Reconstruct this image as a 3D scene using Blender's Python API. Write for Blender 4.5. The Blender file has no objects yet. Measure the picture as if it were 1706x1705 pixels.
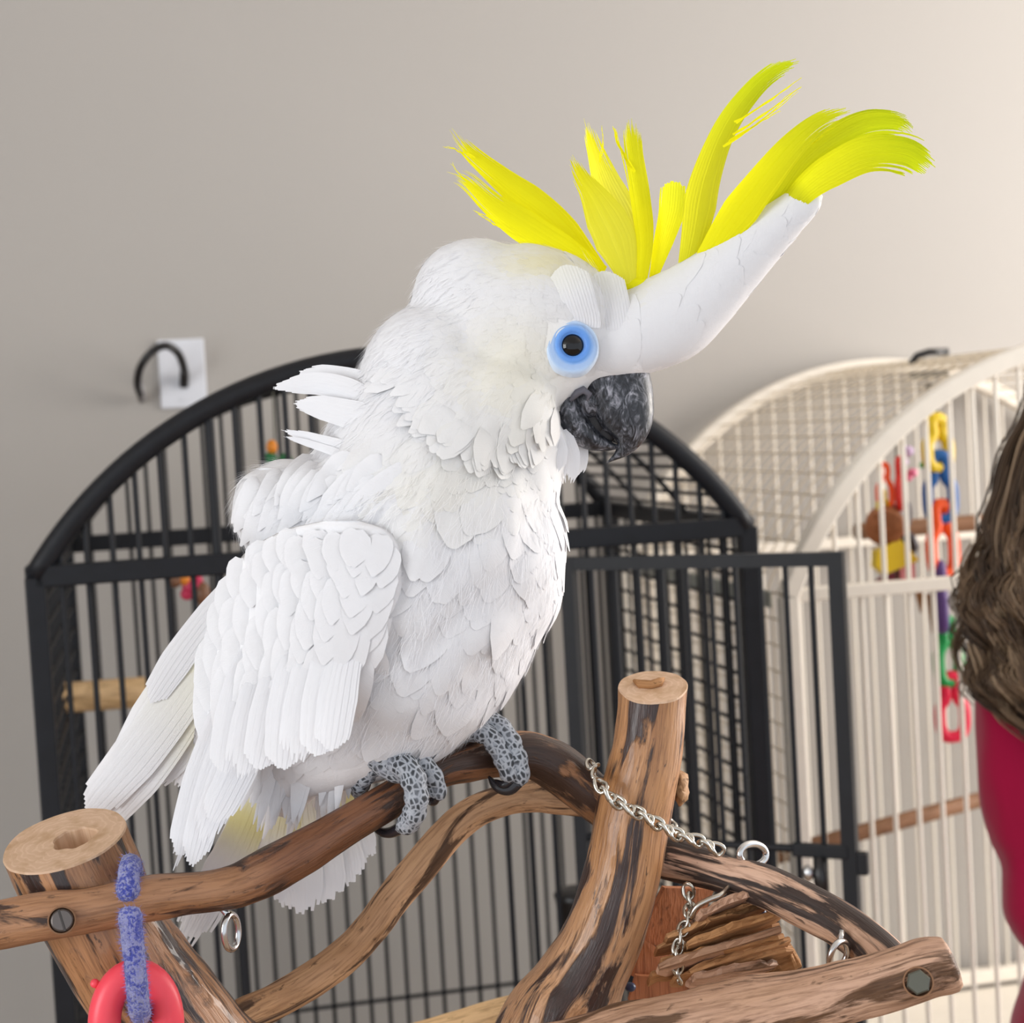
import bpy, bmesh, math, random
import numpy as np
from mathutils import Vector, Matrix, noise
from mathutils.bvhtree import BVHTree
random.seed(7)
S = bpy.context.scene
COL = S.collection

# ------------------------------------------------------------------ camera
F = 2800.0
PIT, ROLL = math.radians(2.8), math.radians(3.25)
C0 = Vector((0, 0, 1.5))
CF = Vector((0, math.cos(PIT), -math.sin(PIT)))
_u0 = Vector((0, math.sin(PIT), math.cos(PIT)))
_r0 = Vector((1, 0, 0))
CR = math.cos(ROLL) * _r0 - math.sin(ROLL) * _u0
CU = math.sin(ROLL) * _r0 + math.cos(ROLL) * _u0
cam = bpy.data.cameras.new('camera')
cam.sensor_width = 36.0
cam.sensor_fit = 'HORIZONTAL'
cam.lens = 36.0 * F / 1706.0
cam.clip_start = 0.05
cam.dof.use_dof = True
cam.dof.focus_distance = 0.985
cam.dof.aperture_fstop = 10.0
co = bpy.data.objects.new('camera', cam)
COL.objects.link(co)
m3 = Matrix((CR, CU, -CF)).transposed()
co.matrix_world = Matrix.Translation(C0) @ m3.to_4x4()
S.camera = co

# ------------------------------------------------------------------ light
S.view_settings.view_transform = 'Standard'
S.view_settings.look = 'None'
S.view_settings.gamma = 1.0
S.view_settings.use_curve_mapping = False
S.view_settings.exposure = 0.52
world = bpy.data.worlds.new('world')
S.world = world
world.use_nodes = True
bg = world.node_tree.nodes['Background']
bg.inputs[0].default_value = (0.86, 0.92, 1.0, 1)
bg.inputs[1].default_value = 0.80


def area(name, loc, target, sx, sy, power, color):
    l = bpy.data.lights.new(name, 'AREA')
    l.shape = 'RECTANGLE'
    l.size, l.size_y = sx, sy
    l.energy = power
    l.color = color
    o = bpy.data.objects.new(name, l)
    COL.objects.link(o)
    o.location = loc
    d = Vector(target) - Vector(loc)
    o.rotation_euler = d.to_track_quat('-Z', 'Y').to_euler()
    return o


# daylight from the room's windows, both outside the picture, each lying flat in the plane of its side wall:
# one in the left wall behind the photographer's shoulder, one in the right-hand wall near the back corner
_wd = Vector((math.cos(math.radians(11.8)), math.sin(math.radians(11.8)), 0))
_nd = Vector((-_wd.y, _wd.x, 0))


def side_window(name, w, d, z, sx, sy, power, color):
    loc = _wd * w + _nd * d + Vector((0, 0, z))
    return area(name, loc, loc - _wd * math.copysign(1.0, w), sx, sy, power, color)


side_window('window_left_offscreen', -2.96, -0.6, 1.7, 1.7, 1.7, 50, (0.95, 0.98, 1.0))
side_window('window_right_offscreen', 3.14, 1.55, 1.6, 1.3, 1.7, 68, (1.0, 0.93, 0.85))

# ------------------------------------------------------------------ maths helpers
YAW = math.radians(11.8)
ND = Vector((-math.sin(YAW), math.cos(YAW), 0))     # away from the camera, square to the wall
WD = Vector((math.cos(YAW), math.sin(YAW), 0))      # along the wall


def ray(x, y):
    return CF + CR * ((x - 853.0) / F) - CU * ((y - 852.5) / F)


def K(x, y, Z=1.0):
    return C0 + ray(x, y) * Z


def G(w, d, z):
    return Vector((0, 0, z)) + WD * w + ND * d


def WP(x, y, d):
    """pixel -> (w, z) on the plane parallel to the wall at distance d"""
    r = ray(x, y)
    p = r * (d / r.dot(ND))
    return p.dot(WD), 1.5 + p.z


def GP(x, y, d):
    w, z = WP(x, y, d)
    return G(w, d, z)


def lerp(a, b, t):
    return a + (b - a) * t


def smooth(a, b, x):
    t = min(1, max(0, (x - a) / (b - a)))
    return t * t * (3 - 2 * t)


def catmull(pts, n):
    """pts: list of tuples; returns n samples spread evenly along the curve"""
    P = np.array(pts, float)
    Q = np.vstack([2 * P[0] - P[1], P, 2 * P[-1] - P[-2]])
    out = []
    for i in range(len(P) - 1):
        p0, p1, p2, p3 = Q[i:i + 4]
        for t in np.linspace(0, 1, 16, endpoint=False):
            out.append(.5 * (2 * p1 + (p2 - p0) * t + (2 * p0 - 5 * p1 + 4 * p2 - p3) * t * t + (3 * p1 - p0 - 3 * p2 + p3) * t ** 3))
    out.append(P[-1])
    out = np.array(out)
    s = np.concatenate([[0], np.cumsum(np.linalg.norm(np.diff(out[:, :2], axis=0), axis=1) + 1e-9)])
    q = np.linspace(0, s[-1], n)
    return np.stack([np.interp(q, s, out[:, k]) for k in range(P.shape[1])], 1)


# ------------------------------------------------------------------ object helpers
WL = {}


def tag(o, label=None, cat=None, group=None, kind=None):
    if label: o['label'] = label
    if cat: o['category'] = cat
    if group: o['group'] = group
    if kind: o['kind'] = kind
    return o


def thing(name, loc, label, cat, group=None):
    o = bpy.data.objects.new(name, None)
    o.empty_display_size = 0.02
    COL.objects.link(o)
    o.location = loc
    WL[o.name] = Vector(loc)
    return tag(o, label, cat, group)


def link(name, me, parent=None, loc=(0, 0, 0)):
    o = bpy.data.objects.new(name, me)
    COL.objects.link(o)
    if parent is not None:
        o.parent = parent
        o.location = Vector(loc) - WL[parent.name]
    else:
        o.location = loc
    WL[o.name] = Vector(loc)
    return o


def mesh(name, verts, faces, mat, parent=None, smoothf=True, attrs=None, kind=None, origin=None, uv=None):
    org = Vector(origin) if origin is not None else (WL[parent.name] if parent is not None else Vector((0, 0, 0)))
    me = bpy.data.meshes.new(name)
    me.from_pydata([tuple(Vector(v) - org) for v in verts], [], faces)
    mats = mat if isinstance(mat, (list, tuple)) else [mat]
    for m in mats:
        me.materials.append(m)
    if smoothf:
        me.polygons.foreach_set('use_smooth', [True] * len(me.polygons))
    for k, (typ, vals) in (attrs or {}).items():
        at = me.attributes.new(k, typ, 'POINT')
        if typ == 'FLOAT_VECTOR':
            at.data.foreach_set('vector', [c for v in vals for c in v])
        elif typ == 'FLOAT':
            at.data.foreach_set('value', list(vals))
        elif typ == 'FLOAT_COLOR':
            at.data.foreach_set('color', [c for v in vals for c in v])
    me.update()
    o = link(name, me, parent, org)
    if kind: o['kind'] = kind
    return o


_cyl = {}


def unit_cyl(mat, seg=12):
    k = (mat.name, seg)
    if k not in _cyl:
        vs, fs = [], []
        for z in (0, 1):
            for i in range(seg):
                a = 2 * math.pi * i / seg
                vs.append((math.cos(a), math.sin(a), z))
        for i in range(seg):
            j = (i + 1) % seg
            fs.append((i, j, seg + j, seg + i))
        fs.append(tuple(range(seg))[::-1])
        fs.append(tuple(range(seg, 2 * seg)))
        me = bpy.data.meshes.new('rod')
        me.from_pydata(vs, [], fs)
        me.materials.append(mat)
        me.polygons.foreach_set('use_smooth', [len(p.vertices) == 4 for p in me.polygons])
        _cyl[k] = me
    return _cyl[k]


def rod(name, p0, p1, r, mat, parent, seg=12):
    o = link(name, unit_cyl(mat, seg), parent, p0)
    d = Vector(p1) - Vector(p0)
    o.rotation_mode = 'QUATERNION'
    o.rotation_quaternion = d.to_track_quat('Z', 'Y')
    o.scale = (r, r, d.length)
    return o


def tube_data(path, radii, seg=12, closed=False, caps=True, flat=None, base=0, start_frame=None, lump=None, end_frame=None):
    """swept tube; returns verts, faces, grain coordinates (straightened tube space, metres)"""
    P = [Vector(p) for p in path]
    n = len(P)
    if not hasattr(radii, '__len__'):
        radii = [radii] * n
    vs, fs, gr = [], [], []
    T = []
    for i in range(n):
        if closed:
            t = P[(i + 1) % n] - P[i - 1]
        else:
            t = P[min(n - 1, i + 1)] - P[max(0, i - 1)]
        T.append(t.normalized())
    up = Vector((0, 0, 1)) if abs(T[0].z) < .9 else Vector((1, 0, 0))
    A = (up - T[0] * up.dot(T[0])).normalized()
    L = 0
    for i in range(n):
        if i:
            A = (A - T[i] * A.dot(T[i])).normalized()
            L += (P[i] - P[i - 1]).length
        B = T[i].cross(A)
        for k in range(seg):
            a = 2 * math.pi * k / seg
            r = radii[i]
            if lump: r *= lump(math.cos(a), math.sin(a), L, i)
            ca, sa = math.cos(a), math.sin(a)
            off = A * (r * ca) + B * (r * sa)
            if flat: off = A * (r * ca) + B * (r * sa * flat)
            vs.append(P[i] + off)
            gr.append((r * ca, r * sa, L))
    if closed:   # keep the seam untwisted by matching the last ring to the first
        best, bk = 1e9, 0
        for k in range(seg):
            d = (vs[(n - 1) * seg] - vs[k]).length
            if d < best: best, bk = d, k
        sh = bk
    for i in range(n - 1):
        for k in range(seg):
            j = (k + 1) % seg
            fs.append((base + i * seg + k, base + i * seg + j, base + (i + 1) * seg + j, base + (i + 1) * seg + k))
    if closed:
        for k in range(seg):
            j = (k + 1) % seg
            fs.append((base + (n - 1) * seg + k, base + (n - 1) * seg + j, base + (j + sh) % seg, base + (k + sh) % seg))
    elif caps:
        fs.append(tuple(base + k for k in range(seg))[::-1])
        fs.append(tuple(base + (n - 1) * seg + k for k in range(seg)))
    return vs, fs, gr


def tube(name, path, radii, mat, parent, seg=12, closed=False, **kw):
    v, f, g = tube_data(path, radii, seg, closed, **kw)
    return mesh(name, v, f, mat, parent, attrs={'grain': ('FLOAT_VECTOR', g)})


def box_data(c, ax, ay, az, base=0):
    """box from centre and three half-axis vectors"""
    c, ax, ay, az = map(Vector, (c, ax, ay, az))
    vs = [c + ax * i + ay * j + az * k for k in (-1, 1) for j in (-1, 1) for i in (-1, 1)]
    q = [(0, 2, 3, 1), (4, 5, 7, 6), (0, 1, 5, 4), (2, 6, 7, 3), (0, 4, 6, 2), (1, 3, 7, 5)]
    return vs, [tuple(base + i for i in f) for f in q]


def box(name, c, ax, ay, az, mat, parent=None, bevel=0, origin=None):
    v, f = box_data(c, ax, ay, az)
    o = mesh(name, v, f, mat, parent, smoothf=False, origin=origin)
    if bevel:
        b = o.modifiers.new('bevel', 'BEVEL')
        b.width = bevel
        b.segments = 2
    return o


def ellipsoid_data(c, ax, ay, az, nu=16, nv=10, base=0):
    c, ax, ay, az = map(Vector, (c, ax, ay, az))
    vs, fs = [], []
    for j in range(nv + 1):
        th = math.pi * j / nv
        for i in range(nu):
            ph = 2 * math.pi * i / nu
            vs.append(c + ax * (math.sin(th) * math.cos(ph)) + ay * (math.sin(th) * math.sin(ph)) + az * math.cos(th))
    for j in range(nv):
        for i in range(nu):
            k = (i + 1) % nu
            fs.append((base + j * nu + i, base + (j + 1) * nu + i, base + (j + 1) * nu + k, base + j * nu + k))
    return vs, fs


# ------------------------------------------------------------------ materials
def nmat(name, color=(.8, .8, .8), rough=.5, metal=0.0, spec=None, coat=0, sss=0, sss_r=(1, .6, .5), sheen=0):
    m = bpy.data.materials.new(name)
    m.use_nodes = True
    b = m.node_tree.nodes['Principled BSDF']
    b.inputs['Base Color'].default_value = (*color, 1)
    b.inputs['Roughness'].default_value = rough
    b.inputs['Metallic'].default_value = metal
    if spec is not None: b.inputs['Specular IOR Level'].default_value = spec
    b.inputs['Coat Weight'].default_value = coat
    if sss:
        b.inputs['Subsurface Weight'].default_value = sss
        b.inputs['Subsurface Radius'].default_value = sss_r
        b.inputs['Subsurface Scale'].default_value = .004
    if sheen: b.inputs['Sheen Weight'].default_value = sheen
    return m


class NT:
    """tiny node-tree writer"""
    def __init__(s, m):
        s.t = m.node_tree
        s.b = s.t.nodes['Principled BSDF']
        s.out = [n for n in s.t.nodes if n.type == 'OUTPUT_MATERIAL'][0]

    def n(s, typ, ins=None, **kw):
        x = s.t.nodes.new('ShaderNode' + typ)
        for k, v in kw.items(): setattr(x, k, v)
        for k, v in (ins or {}).items():
            if isinstance(v, bpy.types.NodeSocket): s.t.links.new(v, x.inputs[k])
            else: x.inputs[k].default_value = v
        return x

    def l(s, a, b): s.t.links.new(a, b)

    def ramp(s, fac, stops, interp='LINEAR'):
        r = s.t.nodes.new('ShaderNodeValToRGB')
        r.color_ramp.interpolation = interp
        e = r.color_ramp.elements
        while len(e) < len(stops): e.new(.5)
        for i, (p, c) in enumerate(stops):
            e[i].position = p
            e[i].color = (*c, 1) if len(c) == 3 else c
        s.l(fac, r.inputs[0])
        return r.outputs[0]

    def mix(s, fac, a, b, blend='MIX'):
        x = s.t.nodes.new('ShaderNodeMix')
        x.data_type = 'RGBA'
        x.blend_type = blend
        for k, v in ((0, fac), (6, a), (7, b)):
            if isinstance(v, bpy.types.NodeSocket): s.l(v, x.inputs[k])
            else: x.inputs[k].default_value = v if k == 0 else ((*v, 1) if len(v) == 3 else v)
        return x.outputs[2]

    def attr(s, name):
        return s.n('Attribute', attribute_name=name)

    def bump(s, h, strength=.3, dist=.001, normal=None):
        b = s.n('Bump', {'Strength': strength, 'Distance': dist, 'Height': h})
        if normal is not None: s.l(normal, b.inputs['Normal'])
        s.l(b.outputs[0], s.b.inputs['Normal'])
        return b.outputs[0]


def wall_mat(name, col, bump=.15):
    m = nmat(name, col, .85)
    N = NT(m)
    tc = N.n('TexCoord')
    no = N.n('TexNoise', {'Vector': tc.outputs['Object'], 'Scale': 260.0, 'Detail': 4.0})
    N.bump(no.outputs[0], bump, .0012)
    n2 = N.n('TexNoise', {'Vector': tc.outputs['Object'], 'Scale': 1.7, 'Detail': 3.0})
    c = N.mix(n2.outputs[0], tuple(x * .97 for x in col), tuple(min(1, x * 1.03) for x in col))
    N.l(c, N.b.inputs['Base Color'])
    return m


M = {}
M['wall'] = wall_mat('wall_paint', (.42, .398, .375))
M['ceil'] = wall_mat('ceiling_paint', (.8, .79, .77))
M['floor'] = nmat('floor_laminate', (.36, .25, .16), .5)
N = NT(M['floor'])
tc = N.n('TexCoord')
mp = N.n('Mapping', {'Vector': tc.outputs['Object'], 'Scale': (7.0, 1.0, 1.0)})
wv = N.n('TexNoise', {'Vector': mp.outputs[0], 'Scale': 3.0, 'Detail': 6.0})
N.l(N.ramp(wv.outputs[0], [(.3, (.22, .14, .085)), (.7, (.42, .3, .2))]), N.b.inputs['Base Color'])


def metal_paint(name, col, rough, var=.25, spec=.5):
    m = nmat(name, col, rough, spec=spec)
    N = NT(m)
    tc = N.n('TexCoord')
    no = N.n('TexNoise', {'Vector': tc.outputs['Object'], 'Scale': 55.0, 'Detail': 5.0})
    N.l(N.mix(no.outputs[0], tuple(x * (1 - var) for x in col), tuple(min(1, x * (1 + var)) for x in col)), N.b.inputs['Base Color'])
    return m


M['black'] = metal_paint('black_powder_coat', (.0055, .0065, .010), .5, .5, .35)
M['cream'] = metal_paint('cream_powder_coat', (.80, .745, .66), .5, .06)
M['creamwire'] = metal_paint('cream_wire_enamel', (.66, .57, .44), .55, .15)
M['grey'] = metal_paint('grey_zinc', (.30, .31, .28), .5, .2)
M['steel'] = nmat('bright_steel', (.62, .62, .62), .22, 1.0)
M['plate'] = nmat('white_plate_plastic', (.72, .74, .80), .4)
M['blackplastic'] = nmat('black_plastic', (.012, .011, .012), .3)

# ------------------------------------------------------------------ room
def slab(name, pts, th, nrm, mat):
    v = [Vector(p) for p in pts]
    v += [p + Vector(nrm) * th for p in v]
    f = [(0, 1, 2, 3), (7, 6, 5, 4), (0, 4, 5, 1), (1, 5, 6, 2), (2, 6, 7, 3), (3, 7, 4, 0)]
    o = mesh(name, v, f, mat, None, smoothf=False)
    o['kind'] = 'structure'
    return o


WALL_D = 2.71
slab('wall_back', [G(-3.0, WALL_D, 0), G(3.2, WALL_D, 0), G(3.2, WALL_D, 2.7), G(-3.0, WALL_D, 2.7)], .1, ND, M['wall'])
slab('wall_left', [G(-3.0, WALL_D, 0), G(-3.0, -2.2, 0), G(-3.0, -2.2, 2.7), G(-3.0, WALL_D, 2.7)], -.1, WD, M['wall'])
slab('floor', [G(-3.0, WALL_D, 0), G(3.2, WALL_D, 0), G(3.2, -2.2, 0), G(-3.0, -2.2, 0)], -.1, (0, 0, 1), M['floor'])
slab('ceiling', [G(-3.0, WALL_D, 2.7), G(3.2, WALL_D, 2.7), G(3.2, -2.2, 2.7), G(-3.0, -2.2, 2.7)], .1, (0, 0, 1), M['ceil'])
bb = box('baseboard_back', G(.1, WALL_D - .008, .05), WD * 3.0, ND * .008, (0, 0, .05), M['ceil'])
bb['kind'] = 'structure'

# wall plate and the bent black cable in front of it
t = thing('wall_plate', G(.048, WALL_D, 1.617), 'blank white rectangular plate screwed to the grey wall', 'wall plate')
box('plate', G(.048, WALL_D - .003, 1.617), WD * .036, ND * .003, (0, 0, .054), M['plate'], t, .002)
for dz in (-.041, .041):
    rod('screw', G(.048, WALL_D - .0075, 1.617 + dz), G(.048, WALL_D - .005, 1.617 + dz), .003, M['plate'], t)

t = thing('curved_cable', GP(262, 620, WALL_D), 'short bent black cable arching out of the white wall plate', 'cable')
pa = [(236, 662, 2.695), (229, 640, 2.66), (234, 612, 2.64), (252, 587, 2.63), (276, 576, 2.63), (296, 588, 2.645), (306, 612, 2.67), (307, 628, 2.69)]
sm = catmull(pa, 30)
tube('sleeve', [GP(x, y, d) for x, y, d in sm], .0062, M['blackplastic'], t, 12)
M['greycap'] = nmat('grey_cap', (.3, .29, .3), .4)
tube('end_cap', [GP(237, 666, 2.7), GP(233, 650, 2.68), GP(231, 640, 2.665)], .0074, M['greycap'], t, 12)
tube('socket_cap', [GP(307, 620, 2.68), GP(307, 634, 2.7), GP(306, 644, 2.704)], .0072, M['blackplastic'], t, 12)

# ------------------------------------------------------------------ black dome-top cage
BW0, BW1, BD0, BD1, BZ = -.135, .663, 1.85, 2.46, 1.372
BC = (BW0 + BW1) / 2
BH = (BW1 - BW0) / 2
BR = (BH ** 2 + .216 ** 2) / (2 * .216)


def arch(w, c=BC, h=BH, R=BR, z0=BZ, rise=.216):
    return z0 + rise - (R - math.sqrt(max(0, R * R - (w - c) ** 2)))


def arch_pts(d, c, R, h, z0, rise, n=33):
    a = math.asin(h / R)
    return [G(c + R * math.sin(q), d, z0 + rise - R + R * math.cos(q)) for q in np.linspace(-a, a, n)]


cage = thing('bird_cage', G(BC, (BD0 + BD1) / 2, 0), 'black metal dome-top bird cage with its front door swung open', 'bird cage')
FL = .50    # height of the cage floor tray
for w in (BW0, BW1):
    for d in (BD0, BD1):
        box('post', G(w, d, (BZ + .0) / 2 + .03), WD * .0105, ND * .0105, (0, 0, BZ / 2 - .03), M['black'], cage, .002)


def rail(p0, p1, h, t_, mat, par, name='rail'):
    p0, p1 = Vector(p0), Vector(p1)
    d = p1 - p0
    side = d.cross(Vector((0, 0, 1))).normalized()
    upv = side.cross(d).normalized()
    return box(name, (p0 + p1) / 2, d / 2, side * t_, upv * h, mat, par, .002)


for d in (BD0, BD1):
    rail(G(BW0, d, BZ), G(BW1, d, BZ), .0115, .0105, M['black'], cage)
    rail(G(BW0, d, FL), G(BW1, d, FL), .0115, .0105, M['black'], cage)
    o = tube('arch_frame', arch_pts(d, BC, BR, BH, BZ, .216, 49), .0125, M['black'], cage, 12)
for w in (BW0, BW1):
    for z in (BZ, FL):
        rail(G(w, BD0, z), G(w, BD1, z), .0115, .0105, M['black'], cage)
# tray and floor
box('tray', G(BC, (BD0 + BD1) / 2, FL - .05), WD * BH, ND * .31, (0, 0, .03), M['black'], cage, .004)
# front and back bars
DOOR_W0, DOOR_W1 = .06, .37
nb = 29
for i in range(1, nb):
    w = BW0 + (BW1 - BW0) * i / nb
    za = arch(w)
    if DOOR_W0 + .01 < w < DOOR_W1 - .01:
        rod('bar', G(w, BD0, BZ), G(w, BD0, za), .0032, M['black'], cage)
    else:
        rod('bar', G(w, BD0, FL), G(w, BD0, za), .0032 if i != 7 else .0055, M['black'], cage)
    rod('bar', G(w + .008, BD1, FL), G(w + .008, BD1, arch(w + .008)), .0030, M['black'], cage)
rail(G(DOOR_W0, BD0, FL), G(DOOR_W0, BD0, BZ), .006, .006, M['black'], cage, 'door_jamb')
rail(G(DOOR_W1, BD0, FL), G(DOOR_W1, BD0, BZ), .006, .006, M['black'], cage, 'door_jamb')
# back cross wires
for z in (.665,):
    rod('cross_wire', G(BW0, BD1 - .006, z), G(BW1, BD1 - .006, z), .003, M['black'], cage)
# mesh sides
for w, s in ((BW0, 1), (BW1, -1)):
    for i in range(1, 13):
        d = lerp(BD0, BD1, i / 13)
        rod('side_wire', G(w, d, FL), G(w, d, BZ), .0027, M['black'], cage, 8)
    z = BZ - .0295
    while z > FL:
        rod('side_wire', G(w + s * .004, BD0, z), G(w + s * .004, BD1, z), .0026, M['black'], cage, 8)
        z -= .0295
# roof: hoops and wires running front to back
aM = math.asin(BH / BR)
for d in (BD0 + .2, BD0 + .4):
    tube('roof_hoop', arch_pts(d, BC, BR - .004, BH, BZ + .004, .212, 41), .0035, M['black'], cage, 8)
for q in np.linspace(-aM, aM, 42)[1:-1]:
    if abs(q) < .12: continue
    w = BC + BR * math.sin(q)
    z = BZ + .216 - BR + BR * math.cos(q)
    rod('roof_wire', G(w, BD0, z), G(w, BD1, z), .0025, M['black'], cage, 8)
# open door, hinged beside the cockatoo
hin = G(WP(945, 1000, BD0)[0], BD0 - .014, 0)
hinge = Vector((hin.x, hin.y, 0))
drt = K(1393, 925, 1.762)
dend = Vector((drt.x, drt.y, 0))
dd = (dend - hinge)
dz1, dz0 = drt.z - .004, .66
door_loc = Vector((hinge.x, hinge.y, dz1))
vs, fs = [], []


def addbox(c, ax, ay, az):
    v, f = box_data(c, ax, ay, az, len(vs))
    vs.extend(v)
    fs.extend(f)


dn = dd.normalized()
dp = Vector((-dn.y, dn.x, 0))
for u in (0, 1):
    addbox(hinge + dd * u + Vector((0, 0, (dz0 + dz1) / 2)), dn * .0078, dp * .0075, (0, 0, (dz1 - dz0) / 2 + .0075))
for z in (dz0, dz1):
    addbox(hinge + dd * .5 + Vector((0, 0, z)), dd * .5, dp * .0068, (0, 0, .0072))
latch_z = K(1420, 1424, 1.765).z
door = mesh('door', vs, fs, M['black'], cage, smoothf=False, origin=door_loc)
tag(door, 'open barred door of the black cage')
dw = dd.length
for i in range(1, 11):
    p = hinge + dd * (i / 11)
    rod('bar', p + Vector((0, 0, dz0)), p + Vector((0, 0, dz1)), .0031, M['black'], door)
rod('cross_wire', hinge + dd * .0 + Vector((0, 0, latch_z)), hinge + dd + Vector((0, 0, latch_z)), .0045, M['black'], door)
rail(hinge + dd * .8 + Vector((0, 0, latch_z)) - dp * .004, hinge + dd * 1.0 + Vector((0, 0, latch_z)) - dp * .004, .0075, .005, M['black'], door, 'latch_bar')
box('latch_plate', hinge + dd * 1.035 + Vector((0, 0, latch_z - .012)), dn * .008, dp * .006, (0, 0, .012), M['black'], door, .002)
pl = hinge + dd * .885 + Vector((0, 0, latch_z)) - dp * .012
v, f = ellipsoid_data(pl + Vector((-.008, 0, -.022)), WD * .006, ND * .006, (0, 0, .009))
mesh('latch_knob', v, f, M['steel'], door)
v, f, g = tube_data([pl + Vector((.004, 0, -.005)), pl + Vector((.005, 0, -.03)), pl + Vector((.008, 0, -.055))], [.006, .008, .005], 12)
mesh('latch_handle', v, f, M['blackplastic'], door)

# ------------------------------------------------------------------ cream dome-top cage
VW0, VD0, VD1, VZ, VH, VRISE = .748, 1.95, 2.675, 1.276, .45, .297
VC = VW0 + VH
VW1 = VC + VH
VR = (VH ** 2 + VRISE ** 2) / (2 * VRISE)
wc = thing('bird_cage', G(VC, (VD0 + VD1) / 2, 0), 'cream metal dome-top bird cage hung with colourful chain toys', 'bird cage')


def varch(w):
    return VZ + VRISE - VR + math.sqrt(max(0, VR * VR - (w - VC) ** 2))


for w in (VW0, VW1):
    for d in (VD0, VD1):
        box('post', G(w, d, VZ / 2 + .0), WD * .0115, ND * .0115, (0, 0, VZ / 2), M['cream'], wc, .003)
for d in (VD0, VD1):
    a = math.asin(VH / VR)
    P = arch_pts(d, VC, VR, VH, VZ, VRISE, 61)
    v, f = [], []
    for i, p in enumerate(P):       # square-section arch
        q = lerp(-a, a, i / 60)
        nn = WD * math.sin(q) + Vector((0, 0, math.cos(q)))
        for s, e in ((-1, -1), (1, -1), (1, 1), (-1, 1)):
            v.append(p + nn * (.0115 * s) + ND * (.0115 * e))
    for i in range(60):
        for k in range(4):
            j = (k + 1) % 4
            f.append((i * 4 + k, i * 4 + j, i * 4 + 4 + j, i * 4 + 4 + k))
    o = mesh('arch_frame', v, f, M['cream'], wc, smoothf=False)
    b = o.modifiers.new('bevel', 'BEVEL'); b.width = .003; b.segments = 2; b.limit_method = 'ANGLE'
    rail(G(VW0, d, VZ), G(VW1, d, VZ), .0085, .008, M['cream'], wc)
    rail(G(VW0, d, FL), G(VW1, d, FL), .012, .0105, M['cream'], wc)
for w in (VW0, VW1):
    for z in (FL,):
        rail(G(w, VD0, z), G(w, VD1, z), .0115, .0105, M['cream'], wc)
box('tray', G(VC, (VD0 + VD1) / 2, FL - .05), WD * VH, ND * .36, (0, 0, .03), M['cream'], wc, .004)
n = 28
for i in range(1, n):
    w = lerp(VW0, VW1, i / n)
    rod('bar', G(w, VD0, FL), G(w, VD0, varch(w)), .0032, M['cream'], wc)
    rod('bar', G(w + .01, VD1, FL), G(w + .01, VD1, varch(w + .01)), .0028, M['cream'], wc)
# fine wire of sides and roof, joined because single wires are only a few pixels thick
vs, fs = [], []


def addrod(p0, p1, r, seg=5):
    v, f, g = tube_data([p0, p1], r, seg, base=len(vs), caps=False)
    vs.extend(v)
    fs.extend(f)


for w in (VW0, VW1):
    for i in range(1, 26):
        d = lerp(VD0, VD1, i / 26)
        addrod(G(w, d, FL), G(w, d, VZ), .0011)
    z = VZ
    while z > FL:
        addrod(G(w, VD0, z), G(w, VD1, z), .0013)
        z -= .0335
aq = math.asin(VH / VR)
for q in np.linspace(-aq, aq, 34):
    w = VC + VR * math.sin(q)
    z = VZ + VRISE - VR + VR * math.cos(q)
    addrod(G(w, VD0, z), G(w, VD1, z), .0013)
for i in range(1, 20):
    d = lerp(VD0, VD1, i / 20)
    P = arch_pts(d, VC, VR, VH, VZ, VRISE, 31)
    v, f, g = tube_data(P, .0011, 5, base=len(vs), caps=False)
    vs.extend(v); fs.extend(f)
mesh('wire_panel', vs, fs, M['creamwire'], wc, kind='stuff')
# zinc strip on the near side
z_ = None
r_ = ray(1280, 1003)
tt = (VW0 - .003) / r_.dot(WD)
zz = 1.5 + (r_ * tt).z
rail(G(VW0 - .004, VD0 + .05, zz + .004), G(VW0 - .004, VD1 - .05, zz + .004), .011, .0025, M['grey'], wc, 'side_strip')
# roof latch
lp = K(1549, 612, 2.5)
lw = Vector((lp.x, lp.y, 0)).dot(WD); ld = Vector((lp.x, lp.y, 0)).dot(ND)
pz = varch(lw)
hnd = tube('roof_handle', [G(lw - .03, ld, pz - .006), G(lw - .02, ld, pz + .006), G(lw, ld, pz + .011), G(lw + .03, ld, pz + .010)], .0055, M['blackplastic'], wc, 10)
box('roof_latch', G(lw - .002, ld, pz - .022), WD * .03, ND * .004, (0, 0, .0045), M['blackplastic'], wc)
v, f = ellipsoid_data(G(lw + .0, ld, pz - .042), WD * .009, ND * .006, (0, 0, .007))
mesh('latch_knob', v, f, M['blackplastic'], wc)
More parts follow.
